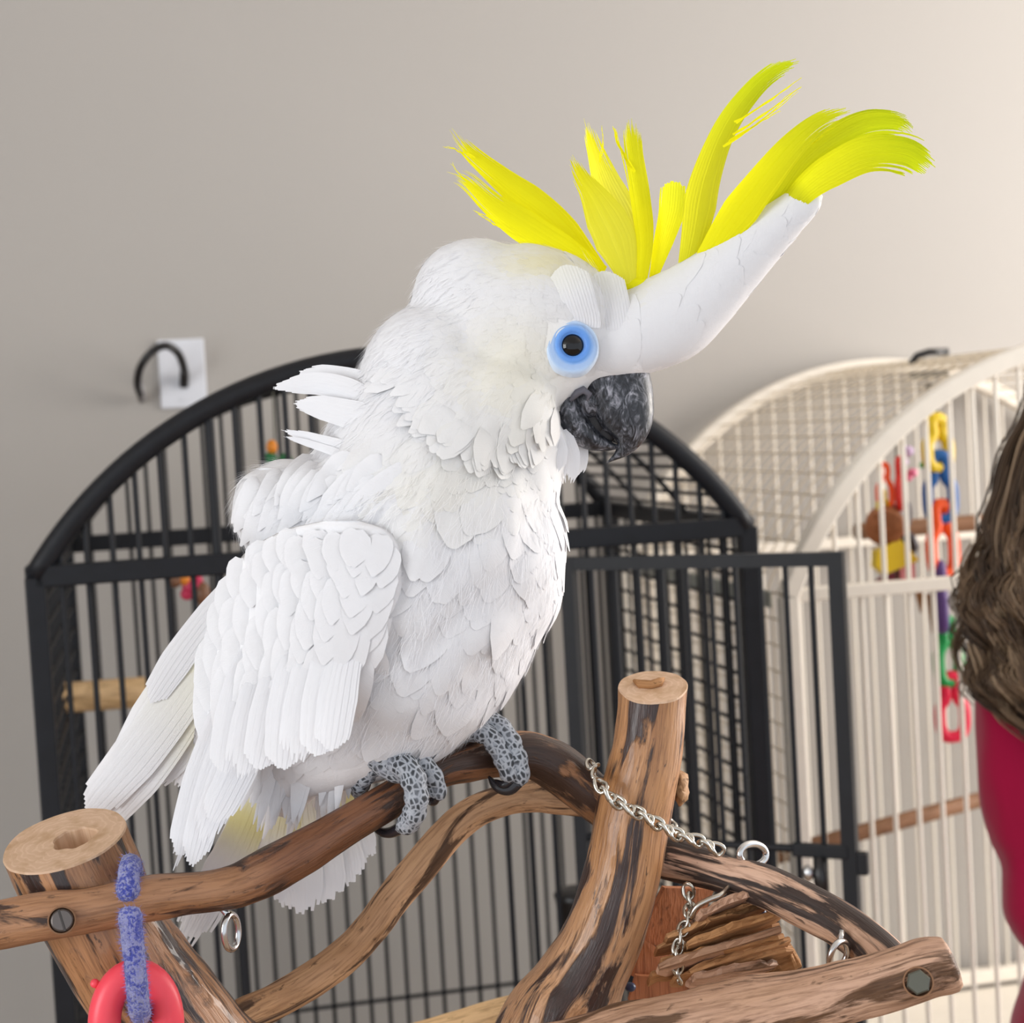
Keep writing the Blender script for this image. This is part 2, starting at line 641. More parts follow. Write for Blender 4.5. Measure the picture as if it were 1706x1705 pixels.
# ------------------------------------------------------------------ wood
def wood(name, base, dark, bark, amount, rough=.55, spec=.4, coat=0, seed=0.0, stretch=.16, zone=None):
    m = nmat(name, base, rough, spec=spec, coat=coat)
    N = NT(m)
    at = N.attr('grain').outputs['Vector']
    def nz(sx, sz, det=5.0, dist=0.0, off=0.0):
        mp = N.n('Mapping', {'Vector': at, 'Location': (seed + off, seed * 1.7 - off, seed * .6), 'Scale': (sx, sx, sz)})
        return N.n('TexNoise', {'Vector': mp.outputs[0], 'Scale': 1.0, 'Detail': det, 'Roughness': .6, 'Distortion': dist}).outputs[0]
    streak = nz(110, 110 * stretch * .5, 6.0, .4)
    broad = nz(42, 42 * stretch, 4.0, .8, 3.1)
    patch = nz(52, 52 * stretch * 1.3, 12.0, .75, 9.7)
    fine = nz(620, 620 * .06, 3.0, .2, 5.5)
    c = N.ramp(streak, [(.28, dark), (.5, base), (.72, tuple(min(1, x * 1.35) for x in base))])
    c = N.mix(N.ramp(broad, [(.42, (0, 0, 0)), (.62, (1, 1, 1))]), c, tuple(lerp(a, b, .55) for a, b in zip(base, dark)))
    c = N.mix(N.ramp(nz(24, 24 * stretch * 1.4, 3.0, .6, 14.2), [(.4, (0, 0, 0)), (.6, (1, 1, 1))]), c, tuple(min(1, x * k) for x, k in zip(base, (1.25, 1.3, 1.45))))
    if zone:
        z0, z1, z2, z3, zc, zk = zone
        zz_ = N.n('SeparateXYZ', {0: at}).outputs['Z']
        wob = N.n('Math', {0: broad, 1: .06, 2: zz_}, operation='MULTIPLY_ADD').outputs[0]
        zf = N.ramp(wob, [(z0, (0, 0, 0)), (z1, (zk, zk, zk)), (z2, (zk, zk, zk)), (z3, (0, 0, 0))])
        c = N.mix(zf, c, N.mix(streak, tuple(x * .6 for x in zc), tuple(min(1, x * 1.4) for x in zc)))
    msk = N.ramp(patch, [(1 - amount - .03, (0, 0, 0)), (1 - amount + .015, (1, 1, 1))])
    c = N.mix(msk, c, N.mix(streak, tuple(x * .5 for x in bark), tuple(min(1, x * 2.2) for x in bark)))
    c = N.mix(N.ramp(fine, [(.35, (.72, .72, .72)), (.6, (1, 1, 1))]), c, c, 'MIX')
    spk = nz(260, 260 * .3, 4.0, .5, 21.0)
    c = N.mix(N.ramp(spk, [(.63, (0, 0, 0)), (.70, (.75, .75, .75))]), c, tuple(x * .9 for x in bark))
    mul = N.mix(1.0, c, N.ramp(fine, [(.33, (.62, .58, .55)), (.55, (1, 1, 1))]), 'MULTIPLY')
    N.l(mul, N.b.inputs['Base Color'])
    h = N.n('Math', {0: streak, 1: fine}, operation='ADD')
    h2 = N.n('Math', {0: h.outputs[0], 1: msk}, operation='SUBTRACT')
    N.bump(h2.outputs[0], .55, .0012)
    return m


M['perchwood'] = wood('branch_wood_brown', (.34, .165, .075), (.13, .05, .02), (.035, .016, .010), .47, .45, .45, .1, 1.0, zone=(.17, .21, .33, .37, (.17, .062, .026), .85))
M['perchpale'] = wood('branch_wood_tan', (.47, .265, .13), (.25, .11, .045), (.07, .035, .018), .475, .6, .35, 0, 4.0)
M['postwood'] = wood('post_wood', (.44, .215, .085), (.22, .08, .022), (.03, .012, .008), .465, .38, .5, .2, 7.0, .1, zone=(.13, .2, .8, .9, (.50, .29, .165), .6))
M['stumpwood'] = wood('stump_wood', (.38, .18, .075), (.16, .06, .022), (.025, .010, .007), .475, .35, .5, .3, 12.0, .14)
M['palewood'] = wood('peeled_branch_wood', (.54, .34, .225), (.34, .19, .11), (.035, .022, .018), .48, .6, .35, 0, 16.0, .12)
M['frontwood'] = wood('front_branch_wood', (.50, .30, .19), (.27, .14, .08), (.10, .05, .025), .435, .55, .35, 0, 21.0, .1)
M['slat'] = wood('shredded_slat_wood', (.42, .215, .09), (.24, .10, .035), (.10, .05, .02), .36, .7, .2, 0, 25.0, .12)
M['redwood'] = wood('red_brown_board', (.40, .15, .06), (.26, .085, .03), (.16, .06, .025), .3, .6, .3, 0, 31.0, .2)
M['dowel'] = wood('pale_dowel_wood', (.62, .40, .19), (.46, .27, .11), (.40, .24, .10), .3, .6, .3, 0, 33.0, .2)
M['browndowel'] = wood('brown_dowel_wood', (.26, .13, .065), (.16, .075, .035), (.10, .05, .03), .3, .6, .3, 0, 35.0, .2)
M['endgrain'] = nmat('cut_end_wood', (.62, .44, .29), .6)
N = NT(M['endgrain'])
at = N.attr('grain').outputs['Vector']
ln = N.n('VectorMath', {0: at}, operation='LENGTH').outputs['Value']
nz = N.n('TexNoise', {'Vector': at, 'Scale': 70.0, 'Detail': 5.0}).outputs[0]
ad = N.n('Math', {0: nz, 1: .022, 2: ln}, operation='MULTIPLY_ADD').outputs[0]
sn = N.n('Math', {0: N.n('Math', {0: ad, 1: 1500.0}, operation='MULTIPLY').outputs[0]}, operation='SINE').outputs[0]
c = N.ramp(sn, [(.0, (.62, .41, .27)), (1, (.68, .47, .32))])
N.l(N.mix(N.ramp(nz, [(.45, (0, 0, 0)), (.7, (1, 1, 1))]), c, (.46, .28, .15)), N.b.inputs['Base Color'])
N.bump(nz, .3, .001)

stand = thing('perch_stand', (.1, 1.03, 0), 'natural branch bird perch stand with posts, bolts and screw eyes', 'perch stand')


def lumpf(seed, amp=.07, fr=55.0, knots=()):
    def fn(ca, sa, L, i):
        v = noise.noise(Vector((ca * 1.1 + seed, sa * 1.1 - seed, L * fr * .55)))
        v2 = noise.noise(Vector((ca * 3.1 + seed * 2, sa * 3.1, L * fr * 1.2)))
        k = 1 + amp * v + amp * .5 * v2
        for (kl, ka, kr, kh) in knots:
            da = math.acos(max(-1, min(1, ca * math.cos(ka) + sa * math.sin(ka))))
            k += kh * math.exp(-((L - kl) / kr) ** 2 - (da / .6) ** 2)
        return k
    return fn


def branch(name, pts, mat, parent, n=90, seg=28, amp=.07, seed=0, knots=()):
    q = catmull(pts, n)
    path = [K(x, y, Z) for x, y, Z, r in q]
    rad = [r * Z / F for x, y, Z, r in q]
    v, f, g = tube_data(path, rad, seg, lump=lumpf(seed, amp, knots=knots))
    return mesh(name, v, f, mat, parent, attrs={'grain': ('FLOAT_VECTOR', g)})


def log(name, pts, mat, parent, e1, e2, ra, rb, n=70, seg=48, amp=.04, seed=0, hole=None):
    """leaning log whose top is sawn off level: first rings blend from the sawn ellipse into round sections"""
    q = catmull(pts, n)
    P = [K(x, y, Z) for x, y, Z, r in q]
    rad = [r * Z / F for x, y, Z, r in q]
    lf = lumpf(seed, amp)
    vs, fs, gr = [], [], []
    L = 0
    for i in range(n):
        t = (P[min(n - 1, i + 1)] - P[max(0, i - 1)]).normalized()
        if i: L += (P[i] - P[i - 1]).length
        A = (e1 - t * e1.dot(t)).normalized()
        B = t.cross(A)
        if B.dot(e2) < 0: B = -B
        k = smooth(0, .055, L)
        for s in range(seg):
            a = 2 * math.pi * s / seg
            ca, sa = math.cos(a), math.sin(a)
            lu = lf(ca, sa, L, i)
            cut = (e1 * (ra * ca) + e2 * (rb * sa)) * lu
            rnd = (A * ca + B * sa) * (rad[i] * lu)
            # slide along the axis so the first ring lies in the saw plane
            vs.append(P[i] + cut * (1 - k) + rnd * k)
            gr.append((rad[i] * ca, rad[i] * sa, L))
    for i in range(n - 1):
        for s in range(seg):
            j = (s + 1) % seg
            fs.append((i * seg + s, i * seg + j, (i + 1) * seg + j, (i + 1) * seg + s))
    fs.append(tuple((n - 1) * seg + s for s in range(seg)))
    o = mesh(name, vs, fs, mat, parent, attrs={'grain': ('FLOAT_VECTOR', gr)})
    # sawn face, with the pith hole sunk into it
    nr = e1.cross(e2).normalized()
    if nr.z < 0: nr = -nr
    cv, cf, cg = [], [], []
    rings = [1.0, .985, .8, .6]
    hx, hy, hr, hd = hole or (0, 0, .12, .0)
    c = P[0]
    hc = e1 * (ra * hx) + e2 * (rb * hy)
    for k, fr in enumerate(rings):
        for s in range(seg):
            ring = vs[s] - c
            p = hc * (1 - fr) + ring * fr
            cv.append(c + p + nr * (.0012 if 0 < k else 0))
            cg.append((p.dot(e1), p.dot(e2), 0))
    for dep, sc in ((.0012, hr * 1.04), (.0, hr), (-hd, hr * .95)):
        for s in range(seg):
            a = 2 * math.pi * s / seg
            w = 1 + .18 * noise.noise(Vector((math.cos(a) * 2, math.sin(a) * 2, seed)))
            p = hc + (e1 * (ra * math.cos(a)) + e2 * (rb * math.sin(a))) * (sc * w)
            cv.append(c + p + nr * dep)
            cg.append((p.dot(e1), p.dot(e2), 0))
    nk = len(rings) + 3
    for k in range(nk - 1):
        for s in range(seg):
            j = (s + 1) % seg
            cf.append((k * seg + s, (k + 1) * seg + s, (k + 1) * seg + j, k * seg + j))
    cf.append(tuple((nk - 1) * seg + s for s in range(seg)))
    mesh('sawn_end', cv, cf, M['endgrain'], parent, smoothf=False, attrs={'grain': ('FLOAT_VECTOR', cg)})
    return o


def camdir(x, y, z):
    return (CR * x - CU * y + CF * z).normalized()


# left stump
sc = .99 / F
log('post', [(108, 1402, .99, 100), (135, 1460, .99, 98), (165, 1525, .99, 95), (215, 1610, .995, 98), (275, 1690, 1.0, 100), (350, 1780, 1.01, 105), (480, 1900, 1.03, 112), (700, 2030, 1.05, 120)],
    M['stumpwood'], stand, camdir(.984, -.17, -.05), camdir(-.02, -.31, .95), 104 * sc, 104 * sc, seed=2.2, hole=(.17, 0, .33, .012))
# main post
sc = 1.03 / F
log('post', [(1088, 1147, 1.03, 57), (1079, 1246, 1.03, 59), (1056, 1351, 1.03, 63), (1037, 1457, 1.03, 64), (1003, 1562, 1.03, 66), (965, 1640, 1.03, 76), (925, 1720, 1.03, 96), (890, 1850, 1.04, 118), (870, 2050, 1.05, 130), (865, 2500, 1.05, 135)],
    M['postwood'], stand, camdir(.998, -.05, .0), camdir(0, -.36, .93), 58 * sc, 58 * sc, n=130, seed=5.1, amp=.05, hole=(-.05, .1, .2, .002))
# torn chip on the post top
ch = [K(1056, 1134, 1.035), K(1068, 1141, 1.03), K(1085, 1141, 1.028), K(1098, 1137, 1.03), K(1106, 1131, 1.035)]
tube('bark_chip', ch, [.001, .0032, .0028, .003, .001], M['slat'], stand, 8)
# perch the bird stands on
branch('branch', [(-60, 1552, .94, 40), (60, 1530, .944, 40), (160, 1515, .95, 38), (240, 1499, .956, 37), (300, 1491, .96, 35), (350, 1485, .963, 35), (400, 1474, .967, 37), (450, 1452, .97, 40), (500, 1424, .974, 38), (560, 1387, .98, 33), (640, 1339, .986, 31), (720, 1289, 1.0, 31), (780, 1270, 1.015, 33), (830, 1261, 1.028, 36), (880, 1256, 1.035, 38), (935, 1282, 1.042, 41), (985, 1325, 1.046, 38), (1020, 1362, 1.05, 30)],
       M['perchwood'], stand, n=150, seed=8.3, amp=.09)
# lower branch behind it
branch('branch', [(330, 1750, 1.0, 34), (400, 1698, 1.02, 32), (460, 1668, 1.035, 30), (520, 1634, 1.045, 30), (580, 1588, 1.055, 30), (620, 1545, 1.06, 29), (650, 1503, 1.062, 29), (690, 1455, 1.065, 29), (735, 1402, 1.068, 29), (780, 1360, 1.07, 27), (835, 1335, 1.072, 25), (890, 1325, 1.075, 28), (940, 1328, 1.075, 31), (990, 1338, 1.07, 26), (1040, 1352, 1.06, 20)],
       M['perchpale'], stand, n=150, seed=11.7, amp=.1)
# arched branch to the right of the post
branch('branch', [(1060, 1415, 1.06, 30), (1117, 1432, 1.06, 35), (1200, 1455, 1.045, 32), (1275, 1477, 1.03, 36), (1330, 1503, 1.015, 38), (1390, 1534, 1.0, 38), (1435, 1565, .985, 38), (1475, 1600, .972, 38), (1510, 1640, .965, 36)],
       M['palewood'], stand, n=110, seed=15.2, amp=.06)
# stout front branch with the hexagon bolt
FB = [(1588, 1606, .93, 38), (1578, 1609, .93, 46), (1545, 1614, .93, 49), (1480, 1634, .932, 50), (1400, 1655, .935, 52), (1300, 1680, .94, 60), (1200, 1702, .945, 64), (1100, 1722, .95, 62), (980, 1750, .96, 60), (860, 1790, .98, 62)]
branch('branch', FB, M['frontwood'], stand, n=120, seed=19.9, amp=.1, seg=32)
# far log end low behind the post
branch('branch', [(660, 1745, 1.22, 30), (760, 1716, 1.22, 30), (880, 1686, 1.2, 32), (980, 1680, 1.12, 34)], M['dowel'], stand, n=50, seed=23.1, amp=.05)
# burr on the right of the post
v, f = ellipsoid_data(K(1134, 1312, 1.04), CR * .0045, CU * .011, CF * .008)
v = [p + Vector((noise.noise(p * 200), noise.noise(p * 210 + Vector((3, 0, 0))), noise.noise(p * 190))) * .003 for p in v]
mesh('burr', v, f, M['perchpale'], stand, attrs={'grain': ('FLOAT_VECTOR', [tuple(p) for p in v])})
# base so that the stand really stands: trunk foot and disc
bc = K(865, 2480, 1.05)
tube('trunk', [bc + Vector((0, 0, .06)), Vector((bc.x, bc.y, .5)), Vector((bc.x, bc.y, .03))], [.05, .052, .055], M['postwood'], stand, 24)
tube('base_plate', [Vector((bc.x, bc.y, 0)), Vector((bc.x, bc.y, .03))], .28, M['browndowel'], stand, 48)

# screw in the left branch and bolt in the right one
M['drilled'] = nmat('drilled_wood', (.24, .12, .06), .8)
M['zinc'] = nmat('dull_zinc', (.13, .13, .105), .5, .7)
M['screw'] = nmat('dull_screw_steel', (.16, .14, .13), .45, .8)


def recessed(px, py, Z, rad, depth_r, headfn):
    c = K(px, py, Z)
    ax = (C0 - c).normalized()
    ax = (ax + CR * .05).normalized()
    A = (CR - ax * CR.dot(ax)).normalized()
    B = ax.cross(A)
    v, f = [], []
    seg = 24
    for h, r in ((.0006, rad * 1.12), (.0012, rad), (-.004, rad * .96), (-.0041, 0.0001)):
        for s in range(seg):
            a = 2 * math.pi * s / seg
            v.append(c + ax * h + A * (r * math.cos(a)) + B * (r * math.sin(a)))
    for k in range(3):
        for s in range(seg):
            j = (s + 1) % seg
            f.append((k * seg + s, k * seg + j, (k + 1) * seg + j, (k + 1) * seg + s))
    mesh('countersink', v, f, M['drilled'], stand)
    headfn(c, ax, A, B)


def slot_head(c, ax, A, B):
    """round head sawn across: two raised halves with an open slot between them"""
    v, f = [], []
    R, g = .0062, .00065
    q = (A * .35 + B * -.93).normalized()       # along the slot
    s = ax.cross(q).normalized()
    for sg in (-1, 1):
        a0 = math.asin(g / R)
        ang = np.linspace(a0, math.pi - a0, 15)
        b = len(v)
        for h, r in ((-.003, R), (.0004, R), (.0012, R * .84)):
            for t in ang:
                v.append(c + ax * h + q * (r * math.cos(t)) + s * (sg * max(g, r * math.sin(t))))
        for k in range(2):
            for i in range(15):
                j = (i + 1) % 15
                f.append((b + k * 15 + i, b + k * 15 + j, b + (k + 1) * 15 + j, b + (k + 1) * 15 + i))
        f.append(tuple(b + 30 + i for i in range(15)))
    b = len(v)
    for i in range(24):                          # floor of the slot
        t = 2 * math.pi * i / 24
        v.append(c - ax * .0012 + q * (R * .99 * math.cos(t)) + s * (R * .99 * math.sin(t)))
    f.append(tuple(range(b, b + 24)))
    mesh('screw', v, f, M['screw'], stand, smoothf=False)


def hex_head(c, ax, A, B):
    v, f = [], []
    R = .0068
    for h, r in ((-.003, R), (.0016, R), (.0024, R * .86)):
        for s in range(6):
            a = math.pi * s / 3 + .35
            v.append(c + ax * h + A * (r * math.cos(a)) + B * (r * math.sin(a)))
    for k in range(2):
        for s in range(6):
            j = (s + 1) % 6
            f.append((k * 6 + s, k * 6 + j, (k + 1) * 6 + j, (k + 1) * 6 + s))
    f.append(tuple(12 + s for s in range(6)))
    mesh('hexagon_bolt', v, f, M['zinc'], stand, smoothf=False)


recessed(103, 1534, .9285, 21 * .93 / F, 0, slot_head)
recessed(1530, 1637, .9125, 23 * .91 / F, 0, hex_head)


# screw eyes
def eye(name, cx, cy, Z, hw, hh, r, stem, parent=stand, tilt=0.0):
    P = []
    for k in range(28):
        a = 2 * math.pi * k / 28
        x, y = hw * math.cos(a), hh * math.sin(a)
        P.append(K(cx + x * math.cos(tilt) - y * math.sin(tilt), cy + x * math.sin(tilt) + y * math.cos(tilt), Z + .008 * math.cos(a)))
    o = tube(name, P, r, M['steel'], parent, 10, closed=True)
    tube('eye_stem', [K(*s) for s in stem], r, M['steel'], o, 8)
    return o


eye('screw_eye', 385, 1553, .968, 12, 29, .0020, [(384, 1527, .966), (375, 1520, .966), (362, 1505, .966)])
eye('screw_eye', 1254, 1424, 1.045, 22, 18, .0022, [(1234, 1432, 1.04), (1236, 1450, 1.04)])
eye('screw_eye', 1397, 1592, .965, 13, 24, .0019, [(1400, 1572, .97), (1402, 1552, .975)], tilt=.35)


# ------------------------------------------------------------------ chains
def chain(name, pts, label, nl, lpx, wpx, rpx, mat, twist0=0.4, parent_loc=None):
    q = catmull(pts, nl * 4)
    P = [K(x, y, Z) for x, y, Z in q]
    t = thing(name, P[0], label, 'chain')
    for i in range(nl):
        a = P[min(len(P) - 1, i * 4)]
        b = P[min(len(P) - 1, i * 4 + 3)]
        c = (a + b) / 2
        d = (b - a).normalized()
        v = (C0 - c).normalized()
        v = (v - d * v.dot(d)).normalized()
        s = d.cross(v)
        ang = twist0 + (.9 if i % 2 else 0)
        s2 = s * math.cos(ang) + v * math.sin(ang)
        v2 = d.cross(s2)
        Zc = q[i * 4][2]
        hl, hw = lpx * Zc / F / 2, wpx * Zc / F / 2
        pts_ = []
        for k in range(20):
            th = 2 * math.pi * k / 20
            tw = .5 * math.cos(th)       # curb twist
            pts_.append(c + d * (hl * math.cos(th)) + s2 * (hw * math.sin(th)) + v2 * (hw * .45 * math.sin(2 * th)))
        tube('link', pts_, rpx * Zc / F, mat, t, 8, closed=True)
    return t


M['chain'] = nmat('nickel_chain', (.56, .53, .47), .25, 1.0)
chain('chain', [(985, 1268, 1.035), (992, 1290, 1.012), (1003, 1313, 1.0), (1030, 1338, .998), (1065, 1356, .998), (1100, 1376, 1.002), (1130, 1392, 1.006), (1165, 1402, 1.012), (1200, 1418, 1.02)], 'silver curb chain draped across the upright wooden post', 15, 30, 19, 3.7, M['chain'])
chain('chain', [(1118, 1370, 1.06), (1124, 1385, 1.055), (1136, 1396, 1.05)], 'short end of chain poking out behind the upright post', 3, 20, 13, 3.0, M['chain'])

# ------------------------------------------------------------------ shredded slat toy under the arched branch
toy = thing('slat_toy', K(1190, 1560, 1.04), 'shredding toy of stacked chewed wooden slats hung on a chain', 'bird toy')


def slat(p0, p1, hw, th, mat, seed, name='slat', Z0=1.03, dZ=.0):
    a, b = K(*p0), K(*p1)
    n = 14
    d = (b - a).normalized()
    vv = (C0 - a).normalized()
    vv = (vv - d * vv.dot(d)).normalized()
    s = d.cross(vv)
    s = (s * 1.0 + vv * .25).normalized()
    vv = s.cross(d).normalized()
    V, Fc, g = [], [], []
    for i in range(n):
        u = i / (n - 1)
        c = a.lerp(b, u) + s * (.0014 * noise.noise(Vector((u * 3, seed, 0))))
        e = 1 - .5 * (abs(2 * u - 1) ** 8) * random.random()
        for (x, y) in ((-1, -1), (0, -1.1), (1, -1), (1, 0), (1, 1), (0, 1.1), (-1, 1), (-1, 0)):
            j = .22 * noise.noise(Vector((u * 9, x * 2 + seed, y * 2))) + .1 * random.uniform(-1, 1)
            p = c + vv * (hw * y * e * (1 + j)) + s * (th * x * e * (1 + j))
            V.append(p)
            g.append((hw * y + seed, th * x, u * (b - a).length))
    for i in range(n - 1):
        for k in range(8):
            j = (k + 1) % 8
            Fc.append((i * 8 + k, i * 8 + j, i * 8 + 8 + j, i * 8 + 8 + k))
    Fc.append(tuple(range(8))[::-1])
    Fc.append(tuple((n - 1) * 8 + k for k in range(8)))
    return mesh(name, V, Fc, mat, toy, smoothf=False, attrs={'grain': ('FLOAT_VECTOR', g)})


sl = [((1108, 1568), (1270, 1508)), ((1160, 1529), (1252, 1495)), ((1092, 1585), (1268, 1524)), ((1143, 1580), (1302, 1524)),
      ((1098, 1608), (1294, 1546)), ((1096, 1617), (1296, 1557)), ((1082, 1632), (1285, 1578)), ((1146, 1626), (1310, 1572)),
      ((1120, 1636), (1318, 1588)), ((1150, 1634), (1290, 1612)), ((1172, 1540), (1272, 1516)), ((1135, 1600), (1300, 1566))]
for i, (a, b) in enumerate(sl):
    Z = 1.03 + .012 * ((i * 7) % 5) / 5 - (.01 if i % 2 else 0)
    slat((*a, Z - .004), (*b, Z + .012), .011 + .003 * ((i * 3) % 3), .0017 + .0006 * (i % 2), M['slat'] if i % 4 != 1 else M['frontwood'], i * 1.37)
# thick frayed bundle and red-brown boards behind
slat((1250, 1630, 1.055), (1322, 1590, 1.06), .014, .012, M['slat'], 41.0, 'frayed_block')


def board(name, quad, Z, th, mat):
    P = [K(x, y, Z + dz) for x, y, dz in quad]
    nn = (P[1] - P[0]).cross(P[2] - P[0]).normalized() * th
    v = P + [p + nn for p in P]
    f = [(0, 1, 2, 3), (7, 6, 5, 4)] + [(i, i + 4, (i + 1) % 4 + 4, (i + 1) % 4) for i in range(4)]
    return mesh(name, v, f, mat, toy, smoothf=False, attrs={'grain': ('FLOAT_VECTOR', [tuple(p * 1.0) for p in v])})


board('board', [(1108, 1480, 0), (1190, 1482, .02), (1150, 1590, .02), (1066, 1570, 0)], 1.075, .004, M['redwood'])
board('board', [(1072, 1566, 0), (1118, 1592, .01), (1116, 1628, .01), (1056, 1628, 0)], 1.068, .004, M['redwood'])
board('board', [(1060, 1626, 0), (1200, 1636, .01), (1190, 1672, .01), (1048, 1668, 0)], 1.062, .004, M['redwood'])
# toy chain and hook
q = catmull([(1146, 1480, 1.03), (1150, 1505, 1.03), (1146, 1530, 1.025), (1134, 1560, 1.02), (1128, 1595, 1.018), (1132, 1632, 1.02)], 10 * 4)
for i in range(10):
    a, b = K(*q[i * 4]), K(*q[min(39, i * 4 + 3)])
    c, d = (a + b) / 2, (b - a).normalized()
    v = (C0 - c).normalized(); v = (v - d * v.dot(d)).normalized(); s = d.cross(v)
    if i % 2: s, v = v, -s
    tube('link', [c + d * (.0052 * math.cos(k * math.pi / 8)) + s * (.0033 * math.sin(k * math.pi / 8)) + v * (.001 * math.sin(k * math.pi / 4)) for k in range(16)], .0011, M['chain'], toy, 8, closed=True)
hk = catmull([(1150, 1530, 1.022), (1160, 1512, 1.02), (1180, 1500, 1.02), (1200, 1492, 1.022), (1212, 1480, 1.03), (1225, 1462, 1.035)], 20)
tube('hook', [K(*p) for p in hk], .0018, M['chain'], toy, 8)
M['navy'] = nmat('navy_bead', (.015, .03, .09), .35)
for (x, y, Z, r) in ((1268, 1520, 1.045, 9), (1286, 1560, 1.05, 8), (1050, 1645, 1.05, 10)):
    v, f = ellipsoid_data(K(x, y, Z), CR * r * .00036, CU * r * .0003, CF * r * .00036)
    mesh('bead', v, f, M['navy'], toy)

# ------------------------------------------------------------------ fuzzy blue link and coral ring
M['bluefuzz'] = nmat('blue_fuzzy_plastic', (.03, .06, .42), .75, sheen=.4)
N = NT(M['bluefuzz'])
tcn = N.n('TexCoord')
n1 = N.n('TexNoise', {'Vector': tcn.outputs['Object'], 'Scale': 620.0, 'Detail': 4.0}).outputs[0]
n2 = N.n('TexNoise', {'Vector': tcn.outputs['Object'], 'Scale': 95.0, 'Detail': 3.0}).outputs[0]
md = N.n('Math', {0: n1, 1: n2}, operation='ADD').outputs[0]
N.l(N.ramp(md, [(.80, (.025, .045, .38)), (1.02, (.075, .095, .44)), (1.3, (.30, .31, .58))]), N.b.inputs['Base Color'])
N.bump(n1, 1.0, .003)
lk = thing('fuzzy_link', K(220, 1560, .94), 'fuzzy blue open link hooked over the branch, holding the coral ring', 'toy link')
lp_ = [(213, 1494, .926, 16), (213, 1482, .925, 20), (214, 1460, .928, 18), (216, 1442, .937, 17), (219, 1440, .96, 16), (224, 1462, .978, 16), (231, 1530, .981, 16), (238, 1600, .975, 16), (240, 1660, .962, 16), (236, 1690, .945, 17), (232, 1682, .922, 18), (228, 1640, .912, 18), (223, 1590, .910, 18), (219, 1548, .910, 19), (217, 1528, .911, 20), (217, 1516, .913, 16)]
q = catmull(lp_, 150)
path = [K(x, y, Z) for x, y, Z, r in q]
rad = [r * Z / F for x, y, Z, r in q]
v, f, g = tube_data(path, rad, 20, lump=lambda ca, sa, L, i: 1 + .1 * noise.noise(Vector((ca * 2, sa * 2, L * 160))))
mesh('loop', v, f, M['bluefuzz'], lk)
M['fuzz'] = nmat('pale_blue_fibre', (.24, .25, .58), .8)
fv, ff = [], []
for k in range(5200):
    i = random.randrange(len(v))
    p = v[i]
    c = path[min(len(path) - 1, i // 20)]
    nn = (p - c).normalized()
    tdir = Vector((random.gauss(0, 1), random.gauss(0, 1), random.gauss(0, 1))).normalized()
    e = p + nn * random.uniform(.0006, .0016) + tdir * random.uniform(.0008, .0028)
    w = nn.cross(tdir).normalized() * .00016
    b = len(fv)
    fv += [p - w, p + w, e]
    ff.append((b, b + 1, b + 2))
mesh('fibres', fv, ff, M['fuzz'], lk, smoothf=False, kind='stuff')
M['coral'] = nmat('coral_plastic', (.90, .075, .11), .35, sss=.25, sss_r=(1, .25, .2), spec=.4)
rg = thing('plastic_ring', K(228, 1720, .94), 'glossy coral pink plastic ring hanging from the fuzzy blue link', 'toy ring')
P = []
for k in range(48):
    a = 2 * math.pi * k / 48
    x, y = 53 * math.cos(a), 88 * math.sin(a)
    P.append(K(227 + x * (1 - .06 * math.sin(a)), 1713 + y, .94 + .006 * math.cos(a)))
tube('ring_body', P, 27 * .94 / F, M['coral'], rg, 24, closed=True)
v, f = ellipsoid_data(K(158, 1639, .935), CR * .0026, CU * .0026, CF * .0026)
mesh('moulding_nub', v, f, M['coral'], rg)

# ------------------------------------------------------------------ things inside the black cage
dw_ = thing('dowel_perch', GP(180, 1160, 2.1), 'thick pale wooden perch inside the black cage', 'perch')
q0, q1 = GP(92, 1164, 2.2), GP(258, 1152, 2.15)
v, f, g = tube_data([q0, q0.lerp(q1, .03), q0.lerp(q1, .5), q0.lerp(q1, .97), q1], [.016, .0195, .0195, .019, .016], 20, lump=lumpf(3, .03))
mesh('dowel', v, f, M['dowel'], dw_, attrs={'grain': ('FLOAT_VECTOR', g)})
rod('mounting_bolt', GP(80, 1165, 2.2), q0, .005, M['zinc'], dw_)
cols = {'green': (.015, .16, .055), 'orange': (.85, .28, .02), 'pink': (.62, .03, .10), 'brown': (.22, .10, .05), 'yellow': (.85, .60, .01), 'blue': (.01, .12, .42), 'deeporange': (1.0, .10, .005), 'red': (.75, .03, .02), 'purple': (.10, .045, .22), 'grass': (.0, .33, .07), 'rose': (.90, .01, .07), 'lilac': (.62, .47, .72), 'burgundy': (.19, .012, .03), 'blush': (.85, .30, .32), 'blackish': (.03, .025, .04), 'candy': (.85, .22, .38)}
for k, c in cols.items():
    M['c_' + k] = nmat('toy_' + k, c, .35)


def blob(name, x, y, d, rx, ry, mat, par, rz=None):
    s = d * 1.03 / F
    v, f = ellipsoid_data(GP(x, y, d), WD * rx * s, ND * (rz or rx) * s, Vector((0, 0, ry * s)), 14, 10)
    return mesh(name, v, f, mat, par)


